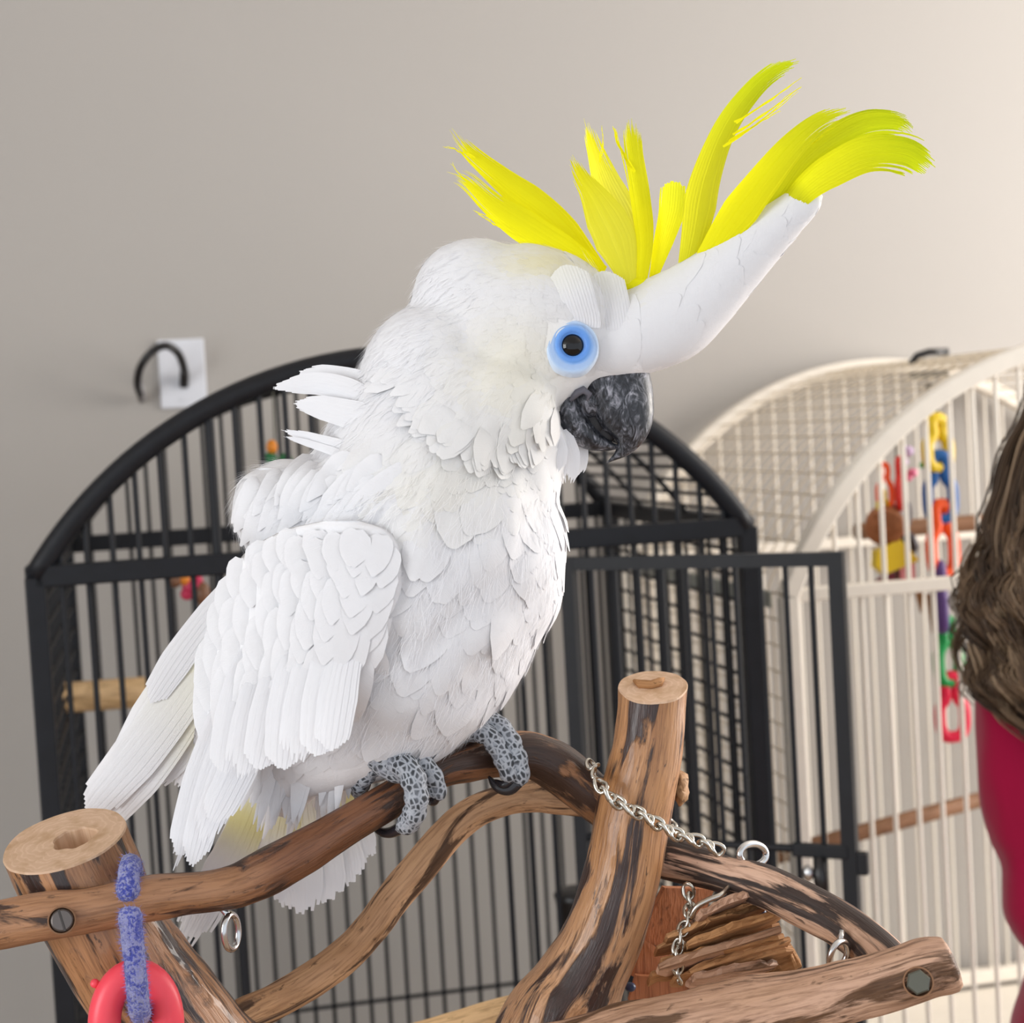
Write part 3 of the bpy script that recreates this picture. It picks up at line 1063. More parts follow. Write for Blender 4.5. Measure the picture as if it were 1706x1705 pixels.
bt = thing('bead_toy', GP(460, 700, 2.1), 'hanging toy of orange and green beads under the black dome', 'bird toy')
rod('wire', GP(454, 640, 2.1), GP(460, 790, 2.1), .0012, M['zinc'], bt, 8)
blob('bead', 453, 745, 2.1, 9, 12, M['c_orange'], bt)
blob('bead', 450, 772, 2.1, 14, 18, M['c_green'], bt)
blob('bead', 476, 770, 2.1, 12, 15, M['c_green'], bt)
pt = thing('cluster_toy', GP(325, 960, 2.1), 'small pink, orange and brown toy hanging below the black cage beam', 'bird toy')
rod('wire', GP(322, 925, 2.1), GP(326, 1020, 2.1), .0012, M['zinc'], pt, 8)
blob('bead', 308, 966, 2.1, 9, 10, M['c_orange'], pt)
blob('bead', 292, 968, 2.1, 10, 11, M['c_brown'], pt)
for k, (x, y, r) in enumerate(((320, 978, 16), (312, 990, 11), (326, 968, 12))):
    o = blob('petal', x, y, 2.1, r, r * .9, M['c_pink'], pt, r * .5)
blob('block', 338, 990, 2.1, 12, 20, M['c_brown'], pt)
blob('block', 340, 1012, 2.1, 8, 14, M['c_brown'], pt)
cup = thing('feeder_cup', GP(960, 1530, 1.9), 'black plastic feeder cup clamped inside the black cage', 'feeder cup')
c = GP(962, 1500, 1.9)
v, f, g = tube_data([c + Vector((0, 0, .012)), c + Vector((0, 0, .008)), c, c - Vector((0, 0, .03)), c - Vector((0, 0, .05))], [.024, .028, .026, .022, .016], 24)
mesh('cup', v, f, M['blackplastic'], cup)
v, f, g = tube_data([c + Vector((0, 0, -.05)), c + Vector((0, 0, -.06)), c + Vector((0, 0, -.07))], [.009, .022, .014], 20)
mesh('clamp_nut', v, f, M['blackplastic'], cup)

# ------------------------------------------------------------------ toys inside the cream cage
def plastic_link(cx, cy, d, w, h, mat, par, yaw=0.0, neck=.5, rp=6.5):
    """key-hole shaped plastic chain link"""
    s = d * 1.06 / F
    c = GP(cx, cy, d)
    ax = WD * math.cos(yaw) + ND * math.sin(yaw)
    pr = [(0, .5), (.20, .48), (.27, .36), (.22, .22), (.28, .12), (.46, .02), (.5, -.15), (.46, -.36), (.28, -.48), (0, -.5)]
    pr = pr + [(-x, y) for x, y in pr[-2:0:-1]]
    P = [c + ax * (x * w * s) + Vector((0, 0, y * h * s)) for x, y in pr]
    Q = []
    n = len(P)
    for i in range(n):
        p0, p1, p2, p3 = P[i - 1], P[i], P[(i + 1) % n], P[(i + 2) % n]
        for t in (0, .33, .66):
            Q.append(.5 * (2 * p1 + (p2 - p0) * t + (2 * p0 - 5 * p1 + 4 * p2 - p3) * t * t + (3 * p1 - p0 - 3 * p2 + p3) * t ** 3))
    return tube('link', Q, rp * s, mat, par, 8, closed=True)


ct = thing('chain_toy', GP(1565, 700, 2.08), 'long toy of coloured plastic chain links in the cream cage', 'bird toy')
rod('hanger', GP(1562, 640, 2.08), GP(1562, 705, 2.08), .0014, M['zinc'], ct, 8)
for (x, y, w, h, cn, yw) in ((1562, 738, 46, 84, 'yellow', .25), (1566, 812, 44, 108, 'blue', -.15), (1570, 898, 46, 118, 'deeporange', .15), (1567, 995, 40, 108, 'purple', 1.25), (1580, 1086, 42, 104, 'grass', .2), (1586, 1178, 44, 104, 'rose', -.1)):
    plastic_link(x, y, 2.08, w, h, M['c_' + cn], ct, yw, rp=10.5)
for (x, y0, y1) in ((1532, 985, 1022), (1551, 990, 1055)):
    a = GP(x, y0, 2.1)
    s = .0008
    v = [a + WD * s * -7, a + WD * s * 7, GP(x + 3, y1, 2.1)]
    v += [p + ND * .004 for p in v]
    mesh('leather_strip', v, [(0, 1, 2), (5, 4, 3), (0, 3, 4, 1), (1, 4, 5, 2), (2, 5, 3, 0)], M['slat'], ct, smoothf=False)
bl = thing('block_toy', GP(1490, 760, 2.1), 'toy of coloured wooden blocks and rings beside the long plastic chain', 'bird toy')
rod('hanger', GP(1492, 690, 2.1), GP(1494, 985, 2.1), .0013, M['zinc'], bl, 8)
plastic_link(1474, 812, 2.1, 28, 76, M['c_deeporange'], bl, .2, rp=5)
plastic_link(1500, 806, 2.1, 30, 82, M['c_red'], bl, .9, rp=6.5)
plastic_link(1470, 838, 2.1, 22, 40, M['c_yellow'], bl, .4, rp=4)


def disc(name, x, y, d, r, th, ax, mat, par, seg=20):
    c = GP(x, y, d)
    ax = Vector(ax).normalized()
    v, f, g = tube_data([c - ax * th, c - ax * th * .8, c + ax * th * .8, c + ax * th], [r * .92, r, r, r * .92], seg)
    return mesh(name, v, f, mat, par, attrs={'grain': ('FLOAT_VECTOR', g)})


disc('wood_disc', 1474, 876, 2.1, .026, .011, ND + WD * .5 + Vector((0, 0, .35)), M['redwood'], bl)
disc('wood_disc', 1502, 862, 2.13, .024, .006, ND + WD * -.9 + Vector((0, 0, .2)), M['c_blackish'], bl)
disc('wood_disc', 1510, 905, 2.13, .018, .005, ND * .4 + WD + Vector((0, 0, .3)), M['c_blackish'], bl)


def wedge(name, pts, d, th, mat, par):
    v = [GP(x, y, d) for x, y in pts]
    k = len(v)
    v += [p + ND * th for p in v]
    f = [tuple(range(k))[::-1], tuple(range(k, 2 * k))] + [(i, (i + 1) % k, (i + 1) % k + k, i + k) for i in range(k)]
    return mesh(name, v, f, mat, par, smoothf=False, attrs={'grain': ('FLOAT_VECTOR', [tuple(p) for p in v])})


wedge('wood_block', [(1490, 855), (1512, 886), (1500, 895), (1482, 892)], 2.105, .012, M['c_blush'], bl)
wedge('wood_block', [(1462, 918), (1500, 898), (1532, 934), (1474, 958), (1460, 945)], 2.09, .018, M['c_yellow'], bl)
wedge('wood_block', [(1500, 945), (1524, 934), (1526, 972), (1502, 974)], 2.095, .02, M['c_blush'], bl)
wedge('wood_block', [(1466, 972), (1482, 956), (1500, 950), (1500, 976), (1468, 976)], 2.10, .02, M['c_burgundy'], bl)
for (x, y, r, cn) in ((1512, 752, 12, 'lilac'), (1506, 770, 9, 'lilac'), (1520, 788, 10, 'candy'), (1514, 796, 8, 'candy'), (1537, 775, 7, 'grass')):
    blob('flower', x, y, 2.12, r, r * .8, M['c_' + cn], bl, r * .6)

up_ = thing('dowel_perch', GP(1430, 885, 2.35), 'brown wooden perch behind the coloured chain toy', 'perch')
a, b = GP(1424, 886, 2.3), GP(1424, 886, 2.3) + WD * (VW1 - WP(1424, 886, 2.3)[0] - .003)
tube('dowel', [a, a.lerp(b, .02), a.lerp(b, .5), b], [.011, .0125, .0125, .0125], M['browndowel'], up_, 16)
rod('mounting_bolt', G(VW1 - .004, 2.3, b.z), G(VW1 + .02, 2.3, b.z), .005, M['zinc'], up_)
lo = thing('dowel_perch', GP(1430, 1400, 2.2), 'low brown wooden perch crossing the cream cage', 'perch')
a, b = G(VW0 + .002, 2.12, WP(1430, 1406, 2.15)[1]), G(VW1 - .002, 2.5, WP(1430, 1406, 2.15)[1] + .01)
tube('dowel', [a, a.lerp(b, .5), b], .0115, M['browndowel'], lo, 16)
rod('mounting_bolt', a - WD * .02, a, .005, M['zinc'], lo)

# ------------------------------------------------------------------ person at the right edge
PZ = 1.72
ps = thing('person', Vector((K(1880, 1300, PZ).x, PZ, 0)), 'person with long wavy brown hair wearing a dark red top', 'person')
M['skin'] = nmat('skin', (.62, .36, .26), .5, sss=.2)
M['redtop'] = nmat('dark_red_jersey', (.33, .003, .042), .9, spec=.15, sheen=.25)
M['trouser'] = nmat('dark_trousers', (.03, .03, .045), .85)
N = NT(M['redtop'])
tcn = N.n('TexCoord')
n1 = N.n('TexNoise', {'Vector': tcn.outputs['Object'], 'Scale': 900.0, 'Detail': 2.0}).outputs[0]
N.bump(n1, .35, .0006)


def PK(x, y, dz=0):
    return K(x, y, PZ + dz)


# continuous body
joints = {'pelvis': (1880, 1720, .02, 120), 'waist': (1880, 1540, .02, 105), 'chest': (1880, 1220, .02, 120), 'neck': (1880, 985, .02, 50), 'jaw': (1882, 850, .0, 70), 'skull': (1880, 740, .02, 108), 'crown': (1880, 680, .03, 80),
          'shl': (1735, 1060, .03, 62), 'ell': (1725, 1420, .0, 48), 'wrl': (1800, 1640, -.09, 34), 'hal': (1850, 1665, -.12, 28),
          'shr': (2025, 1050, .03, 62), 'elr': (2050, 1420, .03, 48), 'wrr': (1990, 1640, -.06, 34), 'har': (1950, 1670, -.08, 28),
          'hil': (1820, 1790, .02, 95), 'knl': (1815, 2480, .0, 62), 'anl': (1815, 3190, .03, 44), 'tol': (1805, 3265, -.10, 34),
          'hir': (1945, 1790, .02, 95), 'knr': (1950, 2480, .0, 62), 'anr': (1955, 3190, .03, 44), 'tor': (1965, 3265, -.10, 34)}
bones = [('pelvis', 'waist'), ('waist', 'chest'), ('chest', 'neck'), ('neck', 'jaw'), ('jaw', 'skull'), ('skull', 'crown'), ('chest', 'shl'), ('shl', 'ell'), ('ell', 'wrl'), ('wrl', 'hal'), ('chest', 'shr'), ('shr', 'elr'), ('elr', 'wrr'), ('wrr', 'har'),
         ('pelvis', 'hil'), ('hil', 'knl'), ('knl', 'anl'), ('anl', 'tol'), ('pelvis', 'hir'), ('hir', 'knr'), ('knr', 'anr'), ('anr', 'tor')]
names = list(joints)
org = WL[ps.name]
jp = {k: PK(x, y, dz) for k, (x, y, dz, r) in joints.items()}
gz = min(p.z for p in jp.values())
for k in ('knl', 'knr'): jp[k].z = .5
for k in ('anl', 'anr'): jp[k].z = .085
for k in ('tol', 'tor'): jp[k].z = .03
me = bpy.data.meshes.new('body')
me.from_pydata([tuple(jp[k] - org) for k in names], [(names.index(a), names.index(b)) for a, b in bones], [])
body = link('body', me, ps, org)
sk = body.modifiers.new('skin', 'SKIN')
for i, k in enumerate(names):
    r = joints[k][3] * PZ / F
    me.skin_vertices[0].data[i].radius = (r, r)
    me.skin_vertices[0].data[i].use_root = (k == 'pelvis')
sb = body.modifiers.new('sub', 'SUBSURF'); sb.levels = 2; sb.render_levels = 2
me.materials.append(M['skin'])


def loft(name, secs, mat, par, seg=40, amp=.0):
    """secs: (cx, cy, half width px, half depth m, dz)"""
    q = catmull(secs, 60)
    v, f = [], []
    for i, (cx, cy, hw, hd, dz) in enumerate(q):
        for s in range(seg):
            a = 2 * math.pi * s / seg
            wv = 1 + amp * noise.noise(Vector((math.cos(a) * 2.2, math.sin(a) * 2.2, i * .13)))
            v.append(K(cx + hw * math.cos(a) * wv, cy, PZ + dz + hd * math.sin(a) * wv))
    for i in range(len(q) - 1):
        for s in range(seg):
            j = (s + 1) % seg
            f.append((i * seg + s, i * seg + j, (i + 1) * seg + j, (i + 1) * seg + s))
    f.append(tuple(range(seg)))
    f.append(tuple((len(q) - 1) * seg + s for s in range(seg))[::-1])
    return mesh(name, v, f, mat, par)


# top: trunk, plus the near sleeve and the far sleeve
loft('red_top', [(1882, 985, 62, .05, .02), (1882, 1010, 120, .07, .02), (1882, 1060, 175, .09, .02), (1882, 1200, 172, .105, .02), (1882, 1400, 158, .10, .02), (1882, 1560, 160, .10, .02), (1880, 1640, 178, .11, .02), (1880, 1720, 196, .118, .02), (1880, 1850, 200, .118, .02)], M['redtop'], ps, amp=.05)
loft('sleeve', [(1745, 1010, 40, .03, .02), (1725, 1050, 78, .052, .02), (1712, 1120, 88, .056, .015), (1710, 1220, 84, .054, .01), (1712, 1310, 84, .052, .0), (1728, 1395, 80, .05, .0), (1742, 1440, 74, .048, .0), (1745, 1480, 76, .048, -.01), (1752, 1525, 78, .048, -.02), (1772, 1570, 74, .046, -.03), (1792, 1600, 62, .04, -.05), (1810, 1625, 46, .032, -.07)], M['redtop'], ps, amp=.05)
loft('sleeve', [(2020, 1010, 40, .03, .02), (2040, 1060, 75, .05, .02), (2050, 1220, 76, .05, .02), (2052, 1400, 70, .046, .02), (2030, 1540, 62, .042, -.01), (1995, 1620, 48, .034, -.05)], M['redtop'], ps, amp=.05)
# trousers over the legs
for sx in ('l', 'r'):
    h, k, a = jp['hi' + sx], jp['kn' + sx], jp['an' + sx]
    tube('trouser_leg', [h + Vector((0, 0, .08)), h, h.lerp(k, .5), k, a + Vector((0, 0, .03))], [.06, .082, .075, .058, .05], M['trouser'], ps, 24)

# hair: scalp shell plus waved locks
M['hair'] = nmat('brown_hair', (.085, .05, .03), .42, spec=.45)
N = NT(M['hair'])
at = N.attr('tone').outputs['Fac']
N.l(N.ramp(at, [(0, (.035, .020, .011)), (.45, (.105, .062, .034)), (.8, (.21, .135, .078)), (1, (.38, .27, .17))]), N.b.inputs['Base Color'])
cl = [(1722, 660), (1706, 697), (1684, 735), (1662, 800), (1645, 870), (1630, 930), (1600, 988), (1592, 1012), (1604, 1050), (1610, 1100), (1606, 1135), (1624, 1170), (1648, 1205), (1680, 1240), (1712, 1262)]
cyv = np.array([p[1] for p in cl], float)
cxv = np.array([p[0] for p in cl], float)
HX = 1880.0


def hairx(s, y):
    """s 0 = left outline, 1 = right outline"""
    l = np.interp(y, cyv, cxv)
    return l + s * 2 * (HX - l)


v, f = [], []
ys = np.linspace(600, 1225, 40)
seg = 40
for i, y in enumerate(ys):
    l = np.interp(y, cyv, cxv) + 12
    hw = HX - l if y > 660 else (HX - 1734) * math.sqrt(max(.02, 1 - ((662 - y) / 64) ** 2))
    hd = min(.115, hw * .00062 * .9)
    for s in range(seg):
        a = 2 * math.pi * s / seg
        v.append(K(HX + hw * math.cos(a), y, PZ + .02 + hd * math.sin(a)))
for i in range(len(ys) - 1):
    for s in range(seg):
        j = (s + 1) % seg
        f.append((i * seg + s, i * seg + j, (i + 1) * seg + j, (i + 1) * seg + s))
f.append(tuple(range(seg)))
f.append(tuple((len(ys) - 1) * seg + s for s in range(seg)))
hs = mesh('hair', v, f, M['hair'], ps, attrs={'tone': ('FLOAT', [.25] * len(v))})
hv, hf, ht = [], [], []
rnd = random.Random(3)
clumps = []
for k in range(110):
    s0 = rnd.random() ** 1.7 if k % 4 else rnd.random()
    y0 = rnd.uniform(610, 930) if k % 3 else rnd.uniform(880, 1040)
    clumps.append((s0, 1 if rnd.random() < .85 else -1, rnd.uniform(0, 6.28), rnd.uniform(95, 165), rnd.uniform(7, 20), y0, min(1258, y0 + rnd.uniform(220, 560)), min(1, max(0, rnd.gauss(.5, .22))), rnd.uniform(0, 1)))
for cs in clumps:
    for k in range(16):
        s0, front, ph, wl, am, y0, y1, tone, lift = cs
        ox, oz = rnd.gauss(0, 6), rnd.gauss(0, .0022)
        y0 += rnd.uniform(-30, 30); y1 += rnd.uniform(-40, 20); ph += rnd.gauss(0, .22)
        y1 = min(y1, 1262)
        n = 22
        P = []
        for i in range(n):
            u = i / (n - 1)
            y = lerp(y0, y1, u)
            big = smooth(800, 1000, y)
            pin = 1 - .55 * smooth(.6, 1, u)
            x = hairx(s0, max(y, 640)) + am * (.15 + big) * math.sin(y / wl * 6.28 + ph) + ox * pin
            hw = (HX - np.interp(y, cyv, cxv)) * .00062
            dep = min(.12, hw * .92) * math.sqrt(max(0.0, 1 - (2 * s0 - 1) ** 2)) + .003 + .009 * lift + oz
            dep += .007 * big * math.cos(y / wl * 6.28 + ph)
            if y > 1180: x += (y - 1180) * .35 * (1 - s0)
            P.append(K(x, y, PZ + .02 - front * dep))
        r = rnd.uniform(.0006, .0015)
        vv, fff, g = tube_data(P, [r * (1 - .75 * (i / (n - 1)) ** 2) for i in range(n)], 4, base=len(hv), caps=False)
        tn = min(1, max(0, tone + rnd.gauss(0, .13)))
        hv += vv; hf += fff; ht += [tn] * len(vv)
mesh('hair_locks', hv, hf, M['hair'], hs, attrs={'tone': ('FLOAT', ht)}, kind='stuff')
# face on the far side of the head (the person looks away from the photographer)
hc = jp['skull']
for sx in (-1, 1):
    vv, ff_ = ellipsoid_data(hc + Vector((sx * .03, .085, .0)), Vector((.012, 0, 0)), Vector((0, .012, 0)), Vector((0, 0, .009)))
    mesh('eye', vv, ff_, M['plate'], ps)
vv, ff_ = ellipsoid_data(hc + Vector((0, .095, -.03)), Vector((.014, 0, 0)), Vector((0, .018, 0)), Vector((0, 0, .025)))
mesh('nose', vv, ff_, M['skin'], ps)
vv, ff_ = ellipsoid_data(hc + Vector((0, .082, -.075)), Vector((.024, 0, 0)), Vector((0, .01, 0)), Vector((0, 0, .007)))
mesh('mouth', vv, ff_, M['c_blush'], ps)
# ------------------------------------------------------------------ the cockatoo
M['plume'] = nmat('white_plumage', (.86, .86, .88), .75, spec=.2)


def plume_nodes(m, trans=.12, fine=1.0):
    N = NT(m)
    tint = N.attr('tint').outputs['Color']
    N.l(tint, N.b.inputs['Base Color'])
    fuv = N.attr('fuv').outputs['Vector']
    mp = N.n('Mapping', {'Vector': fuv, 'Scale': (1.0, 1.0, 1.0)})
    nz = N.n('TexNoise', {'Vector': mp.outputs[0], 'Scale': 1.0, 'Detail': 3.0}).outputs[0]
    ge = N.n('NewGeometry')
    bn = N.attr('bn').outputs['Vector']
    sc_ = N.n('VectorMath', {0: bn, 'Scale': 1.0}, operation='SCALE')
    sm = N.n('VectorMath', {0: ge.outputs['Normal'], 1: sc_.outputs[0]}, operation='ADD')
    nn = N.n('VectorMath', {0: sm.outputs[0]}, operation='NORMALIZE')
    nrm = N.bump(nz, .22 * fine, .0005, nn.outputs[0])
    tr = N.n('BsdfTranslucent', {'Color': tint})
    mx = N.n('MixShader', {0: trans, 1: N.b.outputs[0], 2: tr.outputs[0]})
    N.l(mx.outputs[0], N.out.inputs['Surface'])


plume_nodes(M['plume'])
M['crest'] = nmat('yellow_crest_plumage', (.83, .8, .01), .6, spec=.25)
plume_nodes(M['crest'], .38, 1.3)
M['down'] = nmat('white_body_plumage', (.86, .86, .88), .85, spec=.1, sss=.0)
N = NT(M['down'])
tint = N.attr('tint').outputs['Color']
N.l(tint, N.b.inputs['Base Color'])
tcn = N.n('TexCoord')
nz = N.n('TexNoise', {'Vector': tcn.outputs['Object'], 'Scale': 240.0, 'Detail': 5.0, 'Distortion': 1.0}).outputs[0]
N.bump(nz, .3, .001)

WHITE = (.87, .87, .895)
CREAM = (.87, .835, .70)
LEMON = (.86, .78, .36)
YEL = (.96, .92, .006)
GRN = (.62, .72, .004)


def B(x, y, dz=0.0):
    return K(x, y, 1.0 + dz)


PXM = 1.0 / F      # metres per pixel at the bird


def col_at(x, y):
    """true feather colour (cream cheeks and lemon crown), by place on the bird"""
    c = np.array(WHITE)
    def blend(c, d, cx, cy, rx, ry, k):
        w = k * math.exp(-((x - cx) / rx) ** 2 - ((y - cy) / ry) ** 2)
        return c * (1 - w) + np.array(d) * w
    c = blend(c, CREAM, 860, 610, 90, 85, .8)
    c = blend(c, CREAM, 830, 760, 110, 60, .25)
    c = blend(c, LEMON, 915, 440, 70, 26, .6)
    c = blend(c, LEMON, 1040, 478, 30, 26, .5)
    c = blend(c, CREAM, 720, 800, 110, 60, .35)
    c = blend(c, (.74, .54, .36), 556, 856, 30, 9, .75)
    return tuple(c)


bird = thing('cockatoo', B(690, 1300, 0), 'white cockatoo with raised yellow crest and blue-ringed eye on the branch', 'bird')


def lobe(secs, n=26, seg=28, pw=2.0):
    """secs: (cx, cy, half width px, half depth px, dz m) -> verts, faces"""
    q = catmull(secs, n)
    v, f = [], []
    for i in range(n):
        a, b = q[max(0, i - 1)], q[min(n - 1, i + 1)]
        t = np.array([b[0] - a[0], b[1] - a[1]])
        t /= np.linalg.norm(t) + 1e-9
        px, py = -t[1], t[0]
        cx, cy, ha, hb, dz = q[i]
        for s in range(seg):
            th = 2 * math.pi * s / seg
            v.append(B(cx + px * ha * math.cos(th), cy + py * ha * math.cos(th), dz + hb * PXM * math.sin(th)))
    for i in range(n - 1):
        for s in range(seg):
            j = (s + 1) % seg
            f.append((i * seg + s, i * seg + j, (i + 1) * seg + j, (i + 1) * seg + s))
    f.append(tuple(range(seg))[::-1])
    f.append(tuple((n - 1) * seg + s for s in range(seg)))
    return v, f


def ell(cx, cy, rx, ry, rz, dz=0.0, rot=0.0):
    c, s = math.cos(rot), math.sin(rot)
    ax = (CR * c - CU * s) * rx * PXM
    ay = (CR * -s - CU * c) * ry * PXM
    return ellipsoid_data(B(cx, cy, dz), ax, ay, CF * rz * PXM, 32, 20)


shapes = [
    # trunk, from the vent up to the neck
    lobe([(478, 1330, 20, 20, .0), (492, 1295, 60, 60, .0), (535, 1225, 135, 120, .0), (600, 1130, 200, 175, .0), (648, 1040, 232, 198, .0), (690, 940, 238, 205, .0), (715, 860, 228, 200, .0), (735, 780, 204, 180, .0), (765, 700, 190, 158, .0), (800, 630, 175, 130, .0), (830, 590, 120, 90, .0)], 40),
    # shoulder hump
    ell(500, 870, 120, 90, 130, .0, .6),
    ell(560, 838, 130, 84, 140, .0, -.15),
    # breast bulge
    ell(800, 930, 140, 170, 165, .0, -.15),
    ell(745, 1060, 140, 105, 150, .0, -.4),
    # head and nape
    ell(858, 556, 180, 150, 112, .0, -.15),
    ell(800, 500, 112, 100, 92, .0, .2),
    ell(720, 600, 120, 96, 120, .0, -.5),
    # cheek ruff on either side
    ell(812, 695, 116, 108, 84, -.022),
    ell(812, 695, 116, 108, 84, .022),
    ell(880, 690, 50, 100, 92, .0, .1),
    ell(985, 580, 76, 52, 74, .0),
    # forehead, sweeping into the white crest base
    lobe([(955, 600, 45, 70, .0), (1010, 580, 62, 72, .0), (1060, 555, 72, 68, .0), (1115, 530, 76, 60, .0), (1165, 494, 66, 52, .0), (1215, 450, 54, 44, .0), (1262, 405, 45, 36, .0), (1310, 362, 36, 27, .0), (1348, 330, 28, 18, .0), (1366, 316, 12, 8, .0)], 40),
    ell(1095, 578, 62, 40, 52, .0, -.35),
]
bv, bf = [], []
for v, f in shapes:
    o = len(bv)
    bv += v
    bf += [tuple(i + o for i in q) for q in f]
tmp = mesh('tmp_body', bv, bf, M['down'])
rm = tmp.modifiers.new('rm', 'REMESH')
rm.mode = 'VOXEL'
rm.voxel_size = .0022
sm_ = tmp.modifiers.new('sm', 'SMOOTH')
sm_.iterations = 14
sm_.factor = .5
dg = bpy.context.evaluated_depsgraph_get()
em = bpy.data.meshes.new_from_object(tmp.evaluated_get(dg))
bpy.data.objects.remove(tmp)
V = [v.co.copy() for v in em.vertices]
FC = [tuple(p.vertices) for p in em.polygons]
NR = [v.normal.copy() for v in em.vertices]


def topx(p):
    d = p - C0
    z = d.dot(CF)
    return 853 + F * d.dot(CR) / z, 852.5 - F * d.dot(CU) / z, z


# soft rolls of the breast and neck plumage
tints = []
for i, p in enumerate(V):
    x, y, z = topx(p)
    amt = 0.0
    torso = smooth(640, 760, y) * (1 - smooth(1180, 1260, y))
    n1 = noise.noise(Vector((x * .0125 + y * .004, y * .0105, z * 22)))
    n2 = noise.noise(Vector((x * .03, y * .02, z * 40 + 7)))
    amt += (.0042 * n1 + .0016 * n2) * (.35 + .65 * torso)
    if x > 1000 and y < 640: amt *= .25
    if (x - 953) ** 2 + (y - 576) ** 2 < 60 ** 2: amt = 0
    V[i] = p + NR[i] * amt
    tints.append((*col_at(x, y), 1))
body = mesh('body', V, FC, M['down'], bird, attrs={'tint': ('FLOAT_COLOR', tints)})
BV = BVHTree.FromPolygons(V, FC)


def hit(x, y, near=True):
    d = ray(x, y).normalized()
    o = C0 + d * .5
    r = BV.ray_cast(o, d)
    return r if r[0] is not None else None


def surf(x, y, off=0.0, dflt=0.0):
    """depth of the near body surface at a pixel, plus off (positive = inside)"""
    r = hit(x, y)
    return (r[0] - C0).dot(CF) - 1.0 + off if r else dflt


# ------------------------------------------------------------------ feather builders
class FB_:
    def __init__(s):
        s.v, s.f, s.t, s.u, s.n = [], [], [], [], []

    def ribbon(s, pts, side, wid, tint, uoff, scale=1.0):
        b = len(s.v)
        n = len(pts)
        L = 0
        for i in range(n):
            if i: L += (pts[i] - pts[i - 1]).length
            for k, e in enumerate((-1, 1)):
                s.v.append(pts[i] + side[i] * (wid[i] * e))
                s.t.append((*tint[i], 1))
                s.u.append(((uoff + e * wid[i]) * 2400, uoff * 900, L * 60))
                s.n.append((0, 0, 0))
        for i in range(n - 1):
            s.f.append((b + 2 * i, b + 2 * i + 1, b + 2 * i + 3, b + 2 * i + 2))

    def vane(s, pts, nrm, wid, tint, cup=.25, nw=5, sweep=.25, rag=0.0, rr=random, bn=None):
        """one closed vane: nw columns across"""
        b = len(s.v)
        n = len(pts)
        L = 0
        Ltot = sum((pts[i + 1] - pts[i]).length for i in range(n - 1))
        sd = rr.random() * 50
        for i in range(n):
            if i: L += (pts[i] - pts[i - 1]).length
            T = (pts[min(n - 1, i + 1)] - pts[max(0, i - 1)]).normalized()
            S_ = T.cross(nrm).normalized()
            Nn = S_.cross(T).normalized()
            for j in range(nw):
                u = 2 * j / (nw - 1) - 1
                w = wid[i] * (1 + rag * rr.uniform(-1, .3) * abs(u))
                s.v.append(pts[i] + S_ * (w * u) - Nn * (cup * wid[i] * u * u) - T * (sweep * wid[i] * abs(u) ** 1.5))
                s.t.append((*tint[i], 1))
                s.n.append(tuple(bn[i]) if bn else (0, 0, 0))
                # barbs slant from the shaft: texture space runs along them
                s.u.append((u * wid[i] * 120 + sd, (L - abs(u) * wid[i] * .9) * 1500 + sd, sd))
        for i in range(n - 1):
            for j in range(nw - 1):
                s.f.append((b + i * nw + j, b + i * nw + j + 1, b + (i + 1) * nw + j + 1, b + (i + 1) * nw + j))

    def build(s, name, mat, parent, kind=None):
        return mesh(name, s.v, s.f, mat, parent, attrs={'tint': ('FLOAT_COLOR', s.t), 'fuv': ('FLOAT_VECTOR', s.u), 'bn': ('FLOAT_VECTOR', s.n)}, kind=kind)


